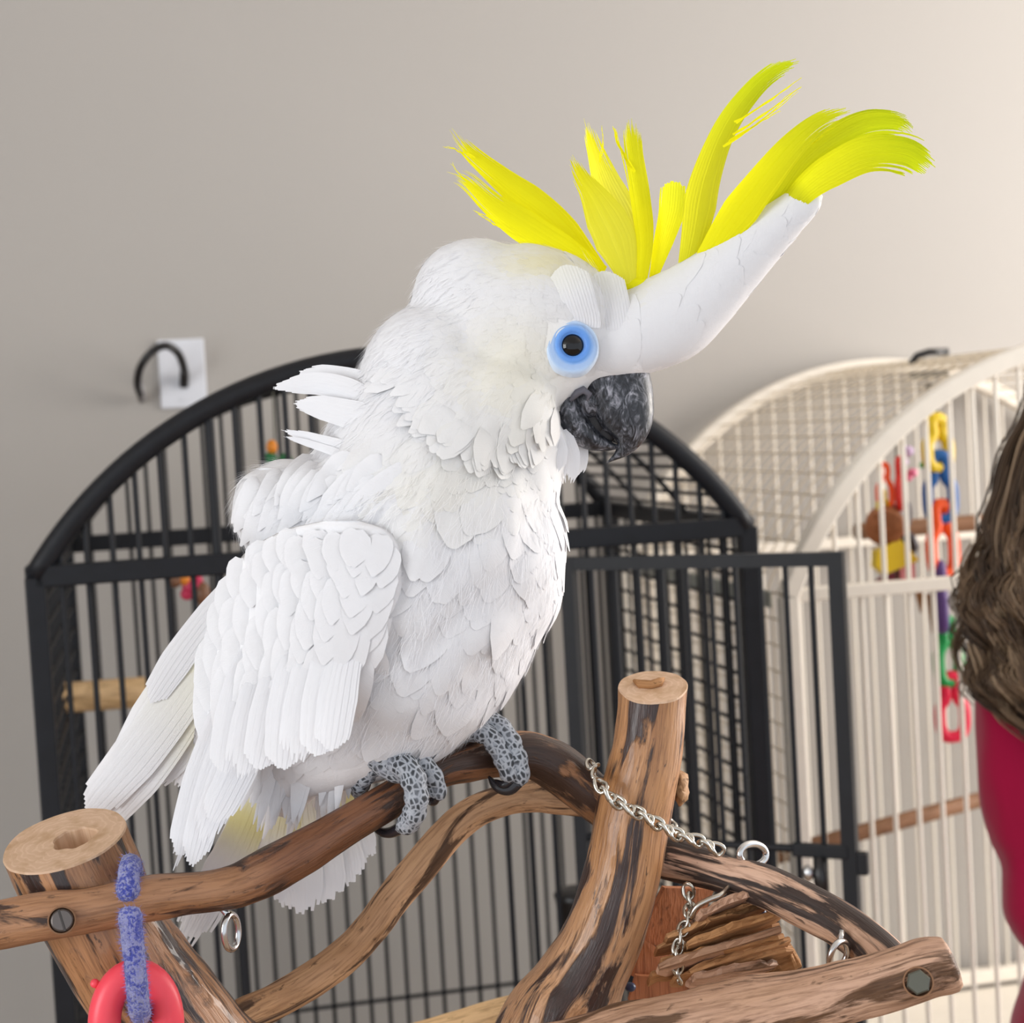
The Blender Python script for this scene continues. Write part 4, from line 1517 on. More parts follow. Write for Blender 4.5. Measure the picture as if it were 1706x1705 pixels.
def feather(name, pts, wid, parent, nrm=None, tints=(WHITE, WHITE), mat='plume', ribs=9, ns=26, shape=None, split=.0, cup=.2, tipcut=.1, seed=0, thick_base=.35, tfun=None, shaft=False, rough=.04, round_=.09):
    """long feather as fanned ribbons around a shaft.
    pts: (x, y, dz); wid: full half width px"""
    rr = random.Random(seed)
    q = catmull(pts, ns)
    P = [B(x, y, d) for x, y, d in q]
    nrm = nrm or (-CF)
    fb = FB_()
    fr = []
    for i in range(ns):
        T = (P[min(ns - 1, i + 1)] - P[max(0, i - 1)]).normalized()
        S_ = T.cross(nrm).normalized()
        fr.append((T, S_, S_.cross(T).normalized()))
    shape = shape or [(0, .25), (.15, .6), (.45, 1), (.8, .95), (1, .7)]
    sx, sy = [a for a, b in shape], [b for a, b in shape]
    for k in range(ribs):
        u = 2 * (k + .5) / ribs - 1
        ve = 1 - tipcut * rr.random() - round_ * u * u
        tilt = rr.uniform(-rough, rough)
        fan = split * rr.uniform(-.5, 1.0) * u
        pts_, sd, wd, tt = [], [], [], []
        for i in range(ns):
            t = ve * i / (ns - 1)
            fi = t * (ns - 1)
            i0 = min(ns - 2, int(fi))
            a = fi - i0
            c = P[i0].lerp(P[i0 + 1], a)
            T, S_, Nn = fr[min(ns - 1, int(round(fi)))]
            w = wid * PXM * float(np.interp(t, sx, sy))
            uu = u * (1 + fan * smooth(.55, 1, t) * 1.0)
            pts_.append(c + S_ * (w * uu) - Nn * (cup * w * uu * uu) + Nn * (.00012 * (k % 2)))
            sd.append((S_ + Nn * (tilt - cup * uu)).normalized())
            ww = w / ribs * 1.35
            if t > ve * .93: ww *= max(.15, 1 - ((t - ve * .93) / (ve * .07)) * min(.8, 2.2 * split))
            wd.append(ww)
            tc_ = tfun(t, uu) if tfun else tuple(lerp(a_, b_, smooth(.35, 1, t)) for a_, b_ in zip(*tints))
            g = 1 + rr.uniform(-.0, .0)
            tt.append(tuple(c_ * g for c_ in tc_))
        fb.ribbon(pts_, sd, wd, tt, u * wid * PXM + seed)
    o = fb.build(name, M[mat], parent)
    if shaft:
        v, f, g = tube_data([P[i] + fr[i][2] * .0005 for i in range(0, int(ns * .93), 2)], [lerp(.0006, .00025, i / ns) for i in range(0, int(ns * .93), 2)], 5, caps=False)
        c_ = tints[0]
        mesh('shaft', v, f, M[mat], o, attrs={'tint': ('FLOAT_COLOR', [(*c_, 1)] * len(v)), 'fuv': ('FLOAT_VECTOR', [(0, 0, 0)] * len(v))})
    return o


# ------------------------------------------------------------------ flow of the plumage
GUIDE = [((1000, 480), (-.5, -.8)), ((940, 480), (-.8, -.5)), ((870, 440), (-1, -.15)), ((780, 430), (-1, .3)), ((720, 500), (-.9, .55)), ((920, 540), (-1, -.1)), ((900, 610), (-.9, .4)), ((860, 560), (-1, .15)), ((830, 640), (-.75, .65)), ((850, 720), (-.35, .95)), ((930, 690), (-.3, 1)), ((940, 760), (-.1, 1)),
         ((650, 580), (-.85, .5)), ((560, 660), (-.95, .4)), ((700, 680), (-.7, .7)), ((620, 740), (-.75, .65)), ((780, 800), (-.45, .9)), ((900, 850), (-.1, 1)), ((860, 950), (-.2, 1)), ((920, 980), (-.15, 1)), ((760, 950), (-.3, 1)), ((800, 1080), (-.25, 1)), ((700, 1100), (-.35, 1)), ((640, 1190), (-.4, 1)), ((560, 1230), (-.5, 1)),
         ((480, 830), (-.75, .65)), ((420, 850), (-.5, .9)), ((400, 950), (-.25, 1)), ((1010, 590), (.1, -1)), ((1060, 560), (.6, -.8)), ((1150, 520), (.78, -.62)), ((1250, 430), (.72, -.7)), ((1340, 345), (.75, -.66)), ((1100, 600), (.9, -.45)), ((980, 520), (-.3, -.95))]
GP_ = np.array([g[0] for g in GUIDE], float)
GD_ = np.array([g[1] for g in GUIDE], float)


def flow(x, y):
    d2 = ((GP_ - (x, y)) ** 2).sum(1) + 400
    w = 1 / d2 ** 1.6
    v = (GD_ * w[:, None]).sum(0)
    return v / (np.linalg.norm(v) + 1e-9)


def fsize(x, y):
    """contour feather length in px"""
    if x > 990 and y < 640: return 120
    if y < 650 and x > 780: return lerp(24, 44, smooth(60, 240, math.hypot(x - 955, y - 575)))
    if y < 820: return lerp(54, 84, smooth(0, 300, 900 - x))
    return 92


# scatter contour feathers over the body
rr = random.Random(11)
bmt = bmesh.new()
bmt.from_mesh(em)
fb = FB_()
areas = [f.calc_area() for f in bmt.faces]
cum = np.cumsum(areas)
NF = 5200
cent = [f.calc_center_median() for f in bmt.faces]
nrms = [f.normal.copy() for f in bmt.faces]
placed = {}
cnt = 0
for k in range(NF * 4):
    if cnt >= NF: break
    fi = int(np.searchsorted(cum, rr.random() * cum[-1]))
    p, n = cent[fi], nrms[fi]
    x, y, z = topx(p)
    if math.hypot(x - 955, y - 576) < 50 and z < 1.0: continue
    if x > 985 and 600 < y: continue
    if x > 915 and y > 625 and y < 750: continue
    if y > 1245: continue
    sz = fsize(x, y)
    key = (int(p.x / (sz * PXM * .30)), int(p.y / (sz * PXM * .30)), int(p.z / (sz * PXM * .30)))
    if placed.get(key, 0) >= 1: continue
    placed[key] = 1
    cnt += 1
    d = flow(x, y)
    a = rr.gauss(0, .16)
    d = np.array([d[0] * math.cos(a) - d[1] * math.sin(a), d[0] * math.sin(a) + d[1] * math.cos(a)])
    T = CR * d[0] - CU * d[1]
    T = T - n * T.dot(n)
    if T.length < .15: continue
    T.normalize()
    L = sz * PXM * rr.uniform(.85, 1.25)
    W = L * rr.uniform(.30, .40)
    lift = rr.uniform(.0, .045)
    if y > 820 and rr.random() < .10: lift += .05
    if y < 700: lift *= .5
    if x > 990: lift = rr.uniform(0, .016); W *= .7; L *= 1 - .5 * smooth(1150, 1330, x)
    pts, bns = [], []
    for i in range(8):
        u = i / 7
        q = p + T * (L * (u - .35))
        # hug the surface
        loc = BV.find_nearest(q)
        if loc[0] is not None:
            q = loc[0] + loc[1] * (L * (lift * u * u + .010 * (1 - abs(2 * u - 1))))
            bns.append(loc[1] * smooth(.1, .55, -loc[1].dot(CF)))
        else: bns.append(n)
        pts.append(q)
    wid = [W * w for w in (.35, .78, 1.0, 1.0, .98, .88, .66, .2)]
    c = col_at(x, y)
    g = rr.uniform(.985, 1.0)
    b0 = len(fb.v)
    fb.vane(pts, n, wid, [tuple(q * g for q in c)] * 8, cup=.10, nw=5, sweep=.25, rag=.06, rr=rr, bn=bns)
    lay = rr.uniform(.0002, .0011) if y > 700 and x < 990 else rr.uniform(.0002, .00045)
    for i in range(8):          # wrap the whole vane round the body
        t = i / 7
        for j in range(5):
            q = BV.find_nearest(fb.v[b0 + i * 5 + j])
            if q[0] is None: continue
            e = 1 - .5 * abs(j - 2) / 2
            fb.v[b0 + i * 5 + j] = q[0] + q[1] * (-.0008 if i == 0 else lay * e + L * lift * t * t)
            fb.n[b0 + i * 5 + j] = tuple(q[1] * smooth(.0, .5, -q[1].dot(CF)))
bmt.free()
fb.build('contour_feathers', M['plume'], bird, kind='stuff')

# loose fine filaments along the plumage, softening every edge
fv, ff, ft = [], [], []
for k in range(14000):
    fi = int(np.searchsorted(cum, rr.random() * cum[-1]))
    p, n = cent[fi], nrms[fi]
    x, y, z = topx(p)
    if math.hypot(x - 955, y - 576) < 52 or (x > 925 and y > 610): continue
    if y > 1250 or x > 1000: continue
    d = flow(x, y)
    T = CR * d[0] - CU * d[1]
    T = (T - n * T.dot(n))
    if T.length < .1: continue
    T.normalize()
    sd_ = n.cross(T)
    T = (T + sd_ * rr.gauss(0, .25)).normalized()
    L = fsize(x, y) * PXM * rr.uniform(.25, .5)
    a = p + n * L * .10
    m_ = a + T * L * .5 + n * L * .10
    e = a + T * L + n * L * rr.uniform(.08, .26)
    w = n.cross(T).normalized() * .00017
    b = len(fv)
    fv += [a - w, a + w, m_ + w * .7, m_ - w * .7, e]
    ff += [(b, b + 1, b + 2, b + 3), (b + 3, b + 2, b + 4)]
    ft += [(*col_at(x, y), 1)] * 5
mesh('down_filaments', fv, ff, M['plume'], bird, attrs={'tint': ('FLOAT_COLOR', ft), 'fuv': ('FLOAT_VECTOR', [(0, 0, 0)] * len(fv))}, kind='stuff')

# ------------------------------------------------------------------ wings
def wing(name, sign, secs, label=None):
    """secs: (Lx, Ly, Rx, Ry, dzL, dzR, bulge m)"""
    n = 30
    q = catmull(secs, n)
    v, f, t = [], [], []
    m = 18
    for i in range(n):
        lx, ly, rx, ry, zl, zr, bu = q[i]
        for side in (0, 1):
            for j in range(m + 1):
                u = j / m if side == 0 else 1 - j / m
                if side == 1 and j in (0, m): continue
                x, y = lerp(lx, rx, u), lerp(ly, ry, u) - 0
                prof = math.sin(math.pi * u) ** .6
                dz = lerp(zl, zr, u) + (-bu * prof if side == 0 else bu * prof * -.35)
                v.append(B(x, y, sign * dz))
                t.append((*WHITE, 1))
    row = 2 * (m + 1) - 2
    for i in range(n - 1):
        for j in range(row):
            k = (j + 1) % row
            f.append((i * row + j, i * row + k, (i + 1) * row + k, (i + 1) * row + j))
    f.append(tuple(range(row)))
    f.append(tuple((n - 1) * row + j for j in range(row)))
    if sign < 0: f = [tuple(reversed(q_)) for q_ in f]
    o = mesh(name, v, f, M['down'], bird, attrs={'tint': ('FLOAT_COLOR', t)})
    return o, v, f


WS = [(540, 868, 600, 868, -.070, -.070, .004), (470, 885, 648, 885, -.060, -.072, .010), (405, 925, 676, 925, -.042, -.072, .018), (378, 980, 679, 980, -.030, -.070, .025), (358, 1040, 664, 1045, -.024, -.066, .030), (345, 1100, 636, 1105, -.020, -.062, .031), (334, 1160, 600, 1160, -.020, -.058, .028), (326, 1205, 560, 1208, -.022, -.052, .02), (322, 1240, 520, 1240, -.025, -.045, .008)]
near, wv, wf = wing('wing', 1, WS)
far, wv2, wf2 = wing('wing', -1, WS)
WB = BVHTree.FromPolygons(wv, wf)


def wing_hit(x, y):
    d = ray(x, y).normalized()
    return WB.ray_cast(C0 + d * .5, d)


# flight feathers below the near wing, each with its own vane and shaft
def on(x, y, dflt, off=0.0):
    r = wing_hit(x, y)
    return (r[0] - C0).dot(CF) - 1.0 + off if r[0] is not None else dflt


flight = [  # base, mid, tip, half width, label-ish seed ; long primaries first (lowest layer)
    [(395, 1090), (345, 1300), (288, 1452), 26], [(400, 1110), (335, 1290), (298, 1430), 26], [(420, 1110), (362, 1280), (318, 1445), 26], [(430, 1120), (385, 1270), (335, 1418), 28], [(445, 1130), (405, 1260), (352, 1372), 30],
    [(420, 1060), (392, 1180), (372, 1290), 30], [(450, 1070), (420, 1190), (402, 1300), 30], [(478, 1060), (452, 1180), (430, 1284), 32], [(505, 1050), (483, 1160), (470, 1284), 33], [(530, 1050), (510, 1160), (497, 1274), 33], [(560, 1040), (540, 1150), (528, 1262), 32], [(590, 1030), (566, 1140), (550, 1252), 30]]
for i, (a, m_, c, w) in enumerate(flight):
    za = on(*a, -.08, .006)
    lay = -.0007 * i
    zt = lerp(-.030, -.072, i / (len(flight) - 1)) if i < 5 else lerp(-.050, -.076, (i - 5) / 6)
    zm = on(*m_, zt, -.003)
    feather('flight_feather', [(*a, za), (*m_, zm - .002 + lay * .5), (*c, zt - .012 + lay)], w, near, ribs=13, ns=22, seed=100 + i, split=(.3 if i % 3 == 0 else .04), tipcut=(.09 if i % 3 == 0 else .015), cup=.12, round_=.10,
            shape=[(0, .2), (.3, .85), (.6, 1), (.88, .9), (1, .62)])

# coverts laid in rows over the near wing
fb = FB_()
rows = [(878, 32, 44), (890, 34, 46), (905, 34, 48), (930, 34, 52), (958, 36, 58), (990, 36, 64), (1024, 38, 70), (1060, 38, 80), (1098, 40, 92), (1135, 42, 104)]
for r_i, (yy, sp, ln) in reversed(list(enumerate(rows))):
    i0 = np.interp(yy, [s[1] for s in WS], [s[0] for s in WS]) - 2
    i1 = np.interp(yy, [s[3] for s in WS], [s[2] for s in WS]) - 14
    x = i0 + (sp * .3 if r_i % 2 else 0)
    while x < i1:
        xx, y0 = x + rr.uniform(-6, 6), yy + rr.uniform(-12, 12) + 18 * math.sin((x - i0) / (i1 - i0) * 3.0)
        u = (x - i0) / (i1 - i0)
        dirx = lerp(-.10, -.30, u)
        L = ln * rr.uniform(.9, 1.15)
        for tr_ in range(8):
            if wing_hit(xx, y0 - L * .3)[0] is None: xx += 7 if u < .5 else -7
        pts, bns, ok = [], [], True
        for i in range(7):
            t = i / 6
            px_, py_ = xx + dirx * L * t, y0 - L * .3 + L * t * 1.25
            h = wing_hit(px_, py_)
            if h[0] is None:
                if len(pts) < 2: ok = False; break
                pts.append(pts[-1] + (pts[-1] - pts[-2]) + CF * .0004)
                bns.append(bns[-1])
                continue
            bns.append(h[1] if h[1].dot(CF) < 0 else -h[1])
            pts.append(h[0] - CF * (.0006 + .0012 * t * t + .0002 * (10 - r_i)))
        if ok:
            W = sp * .62 * PXM * rr.uniform(.9, 1.15)
            fb.vane(pts, -CF, [W * w for w in (.4, .85, 1, 1, .95, .7, .15)], [WHITE] * 7, cup=.08, nw=7, sweep=.3, rag=.05, rr=rr, bn=bns)
        x += sp
fb.build('wing_coverts', M['plume'], near, kind='stuff')

# drooping far wing: long feathers out to the left
FW = [[(400, 960, .03), (310, 1078, .035), (248, 1172, .04), 27, 0], [(390, 1010, .034), (285, 1140, .04), (196, 1285, .05), 34, .5], [(390, 1030, .036), (265, 1210, .042), (142, 1358, .055), 42, .25], [(345, 1120, .04), (275, 1235, .046), (170, 1368, .058), 40, .35], [(350, 1150, .044), (300, 1235, .05), (240, 1312, .06), 36, .5], [(352, 1180, .048), (325, 1250, .052), (292, 1314, .06), 34, .3]]
for i, (a, m_, c, w, ye) in enumerate(FW):
    def tf(t, u, ye=ye):
        k = ye * math.exp(-((t - .25) / .28) ** 2)
        return tuple(lerp(p_, q_, k) for p_, q_ in zip(WHITE, LEMON))
    feather('flight_feather', [a, m_, c], w, far, ribs=13, ns=24, seed=200 + i, split=.05 if i < 4 else .2, tipcut=.03 if i < 4 else .1, cup=.08, tfun=tf, shape=[(0, .6), (.3, .9), (.7, 1), (.92, .82), (1, .5)])

# ------------------------------------------------------------------ tail
tail = mesh('tail', *lobe([(520, 1215, 60, 50, .01), (490, 1280, 62, 46, .01), (470, 1330, 40, 22, .012), (462, 1360, 10, 6, .014)], 16, 20), M['down'], bird, attrs={'tint': ('FLOAT_COLOR', [(*WHITE, 1)] * (16 * 20))})
TL = [[(450, 1265, .022), (385, 1420, .045), (306, 1578, .06), 34, .1], [(450, 1270, .020), (400, 1400, .04), (345, 1500, .05), 36, .75], [(470, 1270, .022), (440, 1400, .04), (420, 1480, .05), 38, .5], [(480, 1275, .024), (470, 1400, .044), (462, 1505, .055), 38, .6], [(490, 1280, .026), (498, 1410, .046), (500, 1530, .058), 42, .3], [(500, 1280, .028), (530, 1400, .048), (543, 1510, .06), 40, .25], [(510, 1280, .03), (555, 1380, .05), (580, 1478, .062), 38, .45], [(520, 1275, .032), (575, 1350, .052), (607, 1440, .064), 34, .7]]
for i, (a, m_, c, w, ye) in enumerate(TL):
    def tf(t, u, ye=ye):
        k = ye * math.exp(-((t - .42) / .2) ** 2)
        return tuple(lerp(p_, q_, k) for p_, q_ in zip(WHITE, (.84, .76, .22)))
    feather('tail_feather', [a, m_, c], w, tail, ribs=13, ns=24, seed=300 + i, split=.14, tipcut=.07, cup=.1, tfun=tf, shape=[(0, .5), (.4, .85), (.8, 1), (.95, .85), (1, .7)])
# fluffy undertail coverts and thigh feathers
fb = FB_()
for k in range(90):
    x0, y0 = rr.uniform(450, 580), rr.uniform(1195, 1240)
    L = rr.uniform(70, 170)
    dx = lerp(-.35, -.05, (x0 - 455) / 145) + rr.gauss(0, .1)
    dz0 = rr.uniform(-.030, .012)
    pts = [B(x0 + dx * L * t, y0 + L * t, dz0 + .02 * t) for t in np.linspace(0, 1, 6)]
    W = rr.uniform(8, 17) * PXM
    fb.vane(pts, -CF, [W * w for w in (.4, .9, 1, .9, .6, .1)], [WHITE] * 6, cup=.15, nw=5, rag=.12, rr=rr)
fb.build('undertail_coverts', M['plume'], tail, kind='stuff')

# ------------------------------------------------------------------ crest
CRS = [
    ([(1003, 452, .004), (922, 361, .0), (837, 297, -.004), (779, 250, -.006), (750, 213, -.006)], 27, .35, .10, YEL, YEL),
    ([(1006, 455, -.002), (911, 400, -.008), (826, 345, -.012), (775, 300, -.014), (743, 287, -.014)], 27, .5, .14, YEL, YEL),
    ([(1050, 472, -.006), (1030, 398, -.012), (1000, 340, -.014), (970, 295, -.014), (951, 258, -.014)], 38, .3, .12, (.95, .92, .07), YEL),
    ([(1052, 474, .002), (1040, 376, -.002), (1011, 308, -.004), (988, 245, -.004), (973, 193, -.004)], 33, .35, .12, (.95, .92, .10), YEL),
    ([(1068, 482, -.004), (1076, 403, -.006), (1068, 324, -.006), (1056, 250, -.006), (1050, 195, -.006)], 23, .45, .08, YEL, (.90, .90, .01)),
    ([(1086, 470, .002), (1104, 403, .0), (1118, 350, -.002), (1122, 299, -.002)], 24, .12, .03, YEL, (.88, .90, .02)),
    ([(1140, 470, .0), (1160, 387, -.002), (1178, 297, -.004), (1210, 213, -.004), (1255, 150, -.004), (1296, 115, -.004), (1334, 101, -.004)], 29, .15, .04, (.84, .82, .02), GRN),
    ([(1156, 462, -.006), (1217, 370, -.010), (1270, 300, -.012), (1322, 238, -.014), (1368, 200, -.014), (1418, 182, -.014)], 31, .25, .07, YEL, (.68, .72, .01)),
    ([(1240, 400, .004), (1300, 330, .002), (1346, 268, .0), (1402, 226, .0), (1450, 204, .0), (1500, 205, .0), (1524, 222, .0)], 27, .3, .05, (.74, .76, .01), GRN),
    ([(1290, 372, -.004), (1345, 310, -.008), (1396, 275, -.010), (1450, 252, -.010), (1510, 254, -.010), (1557, 284, -.010)], 34, .3, .05, (.80, .80, .01), GRN),
]
shp = {0: [(0, .45), (.25, .95), (.5, 1), (.8, .62), (1, .42)], 2: [(0, .35), (.3, 1), (.5, .95), (.75, .5), (1, .32)], 3: [(0, .35), (.35, 1), (.55, .8), (.8, .42), (1, .26)], 4: [(0, .35), (.4, .75), (.8, .8), (1, .95)], 5: [(0, .25), (.4, .7), (.8, 1), (1, 1)], 6: [(0, .45), (.3, 1), (.55, .72), (.85, .52), (1, .5)], 7: [(0, .5), (.35, 1), (.7, .75), (1, .48)], 8: [(0, .5), (.4, .9), (.8, 1), (1, .8)], 9: [(0, .4), (.4, .85), (.8, 1), (1, .85)]}
shp[1] = shp[0]
crest = mesh('crest', *ell(1060, 478, 30, 16, 20), M['plume'], bird, attrs={'tint': ('FLOAT_COLOR', [(*YEL, 1)] * 32 * 21), 'fuv': ('FLOAT_VECTOR', [(0, 0, 0)] * 32 * 21)})
for i, (pts, w, sp, tcut, c0, c1) in enumerate(CRS):
    nv = (-CF + CU * .12 + CR * .25 * (-1 if i % 2 else 1)).normalized()
    feather('crest_feather', pts, w, crest, nrm=nv, tints=(c0, c1), mat='crest', rough=.2, ribs=23, ns=34, seed=400 + i, split=sp, tipcut=tcut, cup=.3, shape=shp[i])
# stray barbs
fb = FB_()
stray = [((1225, 205), (1285, 165), (1335, 130), 6), ((1222, 225), (1280, 185), (1334, 145), 6), ((1215, 235), (1270, 200), (1330, 150), 6), ((1205, 245), (1250, 215), (1300, 185), 6), ((1330, 245), (1360, 225), (1390, 212), 4), ((1326, 252), (1350, 240), (1372, 225), 4), ((870, 385), (820, 365), (790, 352), 6), ((880, 395), (840, 382), (795, 358), 6), ((800, 320), (765, 290), (752, 272), 5), ((790, 262), (755, 248), (740, 244), 5), ((1000, 270), (1005, 230), (1002, 210), 4), ((1050, 280), (1030, 240), (1022, 212), 8), ((1056, 285), (1036, 250), (1024, 215), 8)]
for k, (a, b_, c, w) in enumerate(stray):
    for j in range(2):
        P = [B(x + rr.uniform(-2, 2), y + rr.uniform(-2, 2), -.008) for x, y, in catmull([a, b_, c], 10)]
        S_ = [(P[min(9, i + 1)] - P[max(0, i - 1)]).normalized().cross(-CF).normalized() for i in range(10)]
        fb.ribbon(P, S_, [PXM * w * .28 * (1 - .8 * i / 9) for i in range(10)], [YEL] * 10, k)
fb.build('stray_barbs', M['crest'], crest, kind='stuff')

# broad white feathers at the foot of the crest, and the ruffled nape
EX = [([(968, 530), (955, 488), (938, 442)], 36), ([(1022, 545), (1014, 502), (1000, 452)], 36)]
for i, (pts, w) in enumerate(EX):
    (a0, a1), (m0, m1), (t0, t1) = pts
    q3 = [(a0, a1 + 14, surf(a0, a1 + 14, .0012)), (a0, a1, surf(a0, a1, -.0015)), (m0, m1, surf(m0, m1, -.0035, -.02)), (t0, t1, surf(t0, t1 + 16, -.003, -.012))]
    feather('crown_feather', q3, w, bird, nrm=(-CF + CU * .35).normalized(), ribs=27, ns=20, seed=500 + i, split=.0, tipcut=.01, cup=.2, round_=.2, shape=[(0, .85), (.5, .95), (.85, 1), (1, .9)], tints=(WHITE, (.87, .865, .80)))
NP = [([(630, 672, .004), (540, 640, -.016), (450, 646, -.006)], 21), ([(630, 650, .004), (560, 630, -.006), (492, 622, .004)], 23), ([(640, 705, .004), (540, 680, -.026), (484, 672, -.018)], 24), ([(620, 757, .004), (525, 732, -.026), (467, 716, -.018)], 11), ([(600, 768, .004), (530, 744, -.03), (472, 727, -.024)], 7), ([(560, 800, .004), (480, 792, -.03), (424, 780, -.016)], 9)]
for i, (pts, w) in enumerate(NP):
    q3 = [(pts[0][0], pts[0][1], surf(pts[0][0], pts[0][1], .005, -.03))]
    if i < 6: q3 += pts[1:]
    else:
        q3 += [(x, y, min(surf(x, y, -.003, -.03), on(x, y, 0, -.003))) for x, y, _ in pts[1:]]
    feather('mantle_feather', q3, w, bird, ribs=13, ns=16, seed=600 + i, split=.12, tipcut=.06, cup=.2, round_=.15, shape=[(0, .8), (.3, 1), (.7, .8), (1, .3 if i < 6 else .6)])
TH = [([(940, 716, -.012), (952, 765, -.014), (948, 815, -.012)], 15), ([(955, 716, .004), (966, 762, .002), (956, 805, .004)], 15), ([(925, 720, -.022), (932, 758, -.026), (928, 792, -.024)], 14)]
for i, (pts, w) in enumerate(TH):
    feather('throat_feather', pts, w, bird, ribs=9, ns=14, seed=700 + i, split=.4, tipcut=.2, cup=.25, shape=[(0, .7), (.4, 1), (.75, .8), (1, .3)])
# shoulder feathers lying from the nape down over the wing root
fb = FB_()
for k in range(46):
    u = rr.random()
    x, y = lerp(392, 600, u) + rr.uniform(-12, 12), lerp(900, 872, u) + rr.uniform(-60, 22)
    L = rr.uniform(70, 130)
    dx, dy = lerp(-.45, -.85, u), lerp(.9, .6, u)
    pts, bns = [], []
    for i in range(8):
        t = i / 7
        q = hit(x - dx * L * (1 - t), y - dy * L * (1 - t))
        if not q: break
        pts.append(q[0] + q[1] * (-.002 if i == 0 else .0008 + .004 * t * t + .0006 * rr.random()))
        bns.append(q[1] * smooth(0, .5, -q[1].dot(CF)))
    if len(pts) < 8: continue
    W = rr.uniform(15, 25) * PXM
    fb.vane(pts, (-CF).normalized(), [W * w for w in (.3, .8, 1, 1, .95, .8, .5, .08)], [WHITE] * 8, cup=.12, nw=5, sweep=.25, rag=.08, rr=rr, bn=bns)
fb.build('shoulder_feathers', M['plume'], bird, kind='stuff')
# lower rim of the cheek ruff: feathers hanging free of the neck
fb = FB_()
rim = catmull([(700, 690), (735, 735), (780, 775), (830, 795), (875, 792), (912, 770), (930, 735)], 26)
for k, (x, y) in enumerate(rim):
    for j in range(2):
        L = rr.uniform(58, 92)
        x0, y0 = x + rr.uniform(-10, 10), y - L + rr.uniform(-6, 14) - 14 * j
        d = flow(x0, y0)
        pts, bns = [], []
        for i in range(7):
            t = i / 6
            q = hit(x0 + d[0] * L * t, y0 + d[1] * L * t)
            if not q: break
            pts.append(q[0] + q[1] * (-.003 if i == 0 else .0012 + .0042 * t * t - .001 * j))
            bns.append(q[1])
        if len(pts) < 7: continue
        W = rr.uniform(17, 26) * PXM
        fb.vane(pts, bns[3], [W * w for w in (.5, .9, 1, 1, .92, .7, .15)], [col_at(x0, y0)] * 7, cup=.15, nw=5, sweep=.25, rag=.08, rr=rr, bn=bns)
fb.build('cheek_ruff', M['plume'], bird, kind='stuff')

# ------------------------------------------------------------------ beak
M['beak'] = nmat('slate_beak', (.03, .032, .038), .38, spec=.45)
N = NT(M['beak'])
tcn = N.n('TexCoord')
mp = N.n('Mapping', {'Vector': tcn.outputs['Object'], 'Scale': (1.0, 1.0, .55)})
a1 = N.n('TexNoise', {'Vector': mp.outputs[0], 'Scale': 55.0, 'Detail': 8.0, 'Roughness': .68, 'Distortion': 1.6}).outputs[0]
a2 = N.n('TexNoise', {'Vector': mp.outputs[0], 'Scale': 190.0, 'Detail': 6.0, 'Distortion': 2.5}).outputs[0]
am = N.n('Math', {0: a1, 1: a2}, operation='MULTIPLY').outputs[0]
N.l(N.ramp(am, [(.14, (.008, .009, .012)), (.235, (.030, .032, .040)), (.30, (.11, .115, .135)), (.40, (.36, .36, .41))]), N.b.inputs['Base Color'])
N.l(N.ramp(am, [(.15, (.25, .25, .25)), (.4, (.6, .6, .6))]), N.b.inputs['Roughness'])
N.bump(am, .35, .0008)


def beakloft(name, secs, par, label=None, ridge=1.0):
    q = catmull([(a[0], a[1], b[0], b[1], d) for a, b, d in secs], 30)
    v, f = [], []
    seg = 28
    for ax, ay, bx, by, hd in q:
        cx, cy = (ax + bx) / 2, (ay + by) / 2
        for s in range(seg):
            th = 2 * math.pi * s / seg
            c, sn = math.cos(th), math.sin(th)
            w = hd * (1 - .22 * max(0, c) * ridge)
            c2 = math.copysign(abs(c) ** .85, c)
            v.append(B(cx + (bx - ax) / 2 * c2, cy + (by - ay) / 2 * c2, math.copysign(abs(sn) ** .9, sn) * w * PXM))
    for i in range(29):
        for s in range(seg):
            j = (s + 1) % seg
            f.append((i * seg + s, i * seg + j, (i + 1) * seg + j, (i + 1) * seg + s))
    f.append(tuple(range(seg)))
    f.append(tuple(29 * seg + s for s in range(seg)))
    return mesh(name, v, f, M['beak'], par)


M['tongue'] = nmat('black_tongue', (.022, .020, .022), .6)
beak = mesh('beak', *ell(985, 662, 52, 40, 34), M['beak'], bird)
mesh('mouth_lining', *ell(1006, 722, 20, 20, 13), M['tongue'], beak)
mesh('tongue', *ell(988, 706, 24, 34, 18, .0, .5), M['tongue'], beak)
beakloft('upper_mandible', [((950, 640), (1078, 606), 46), ((962, 650), (1085, 632), 46), ((977, 667), (1089, 662), 44), ((986, 692), (1089, 692), 39), ((1002, 716), (1082, 719), 31), ((1026, 734), (1067, 742), 19), ((1026, 750), (1046, 759), 10), ((1010, 772), (1014, 771), 2)], beak)
beakloft('lower_mandible', [((958, 648), (932, 672), 44), ((968, 668), (926, 702), 44), ((982, 696), (944, 731), 40), ((1000, 719), (974, 748), 31), ((1020, 736), (1006, 752), 19), ((1032, 742), (1027, 749), 8)], beak, ridge=.3)
M['cere'] = nmat('grey_cere', (.13, .125, .15), .6)
tube('mouth_skin', [B(950, 668, -.0165), B(962, 654, -.0172), B(972, 650, -.0172), B(982, 657, -.0168), B(978, 668, -.016)], [.0010, .0024, .0024, .0018, .0006], M['cere'], beak, 10)

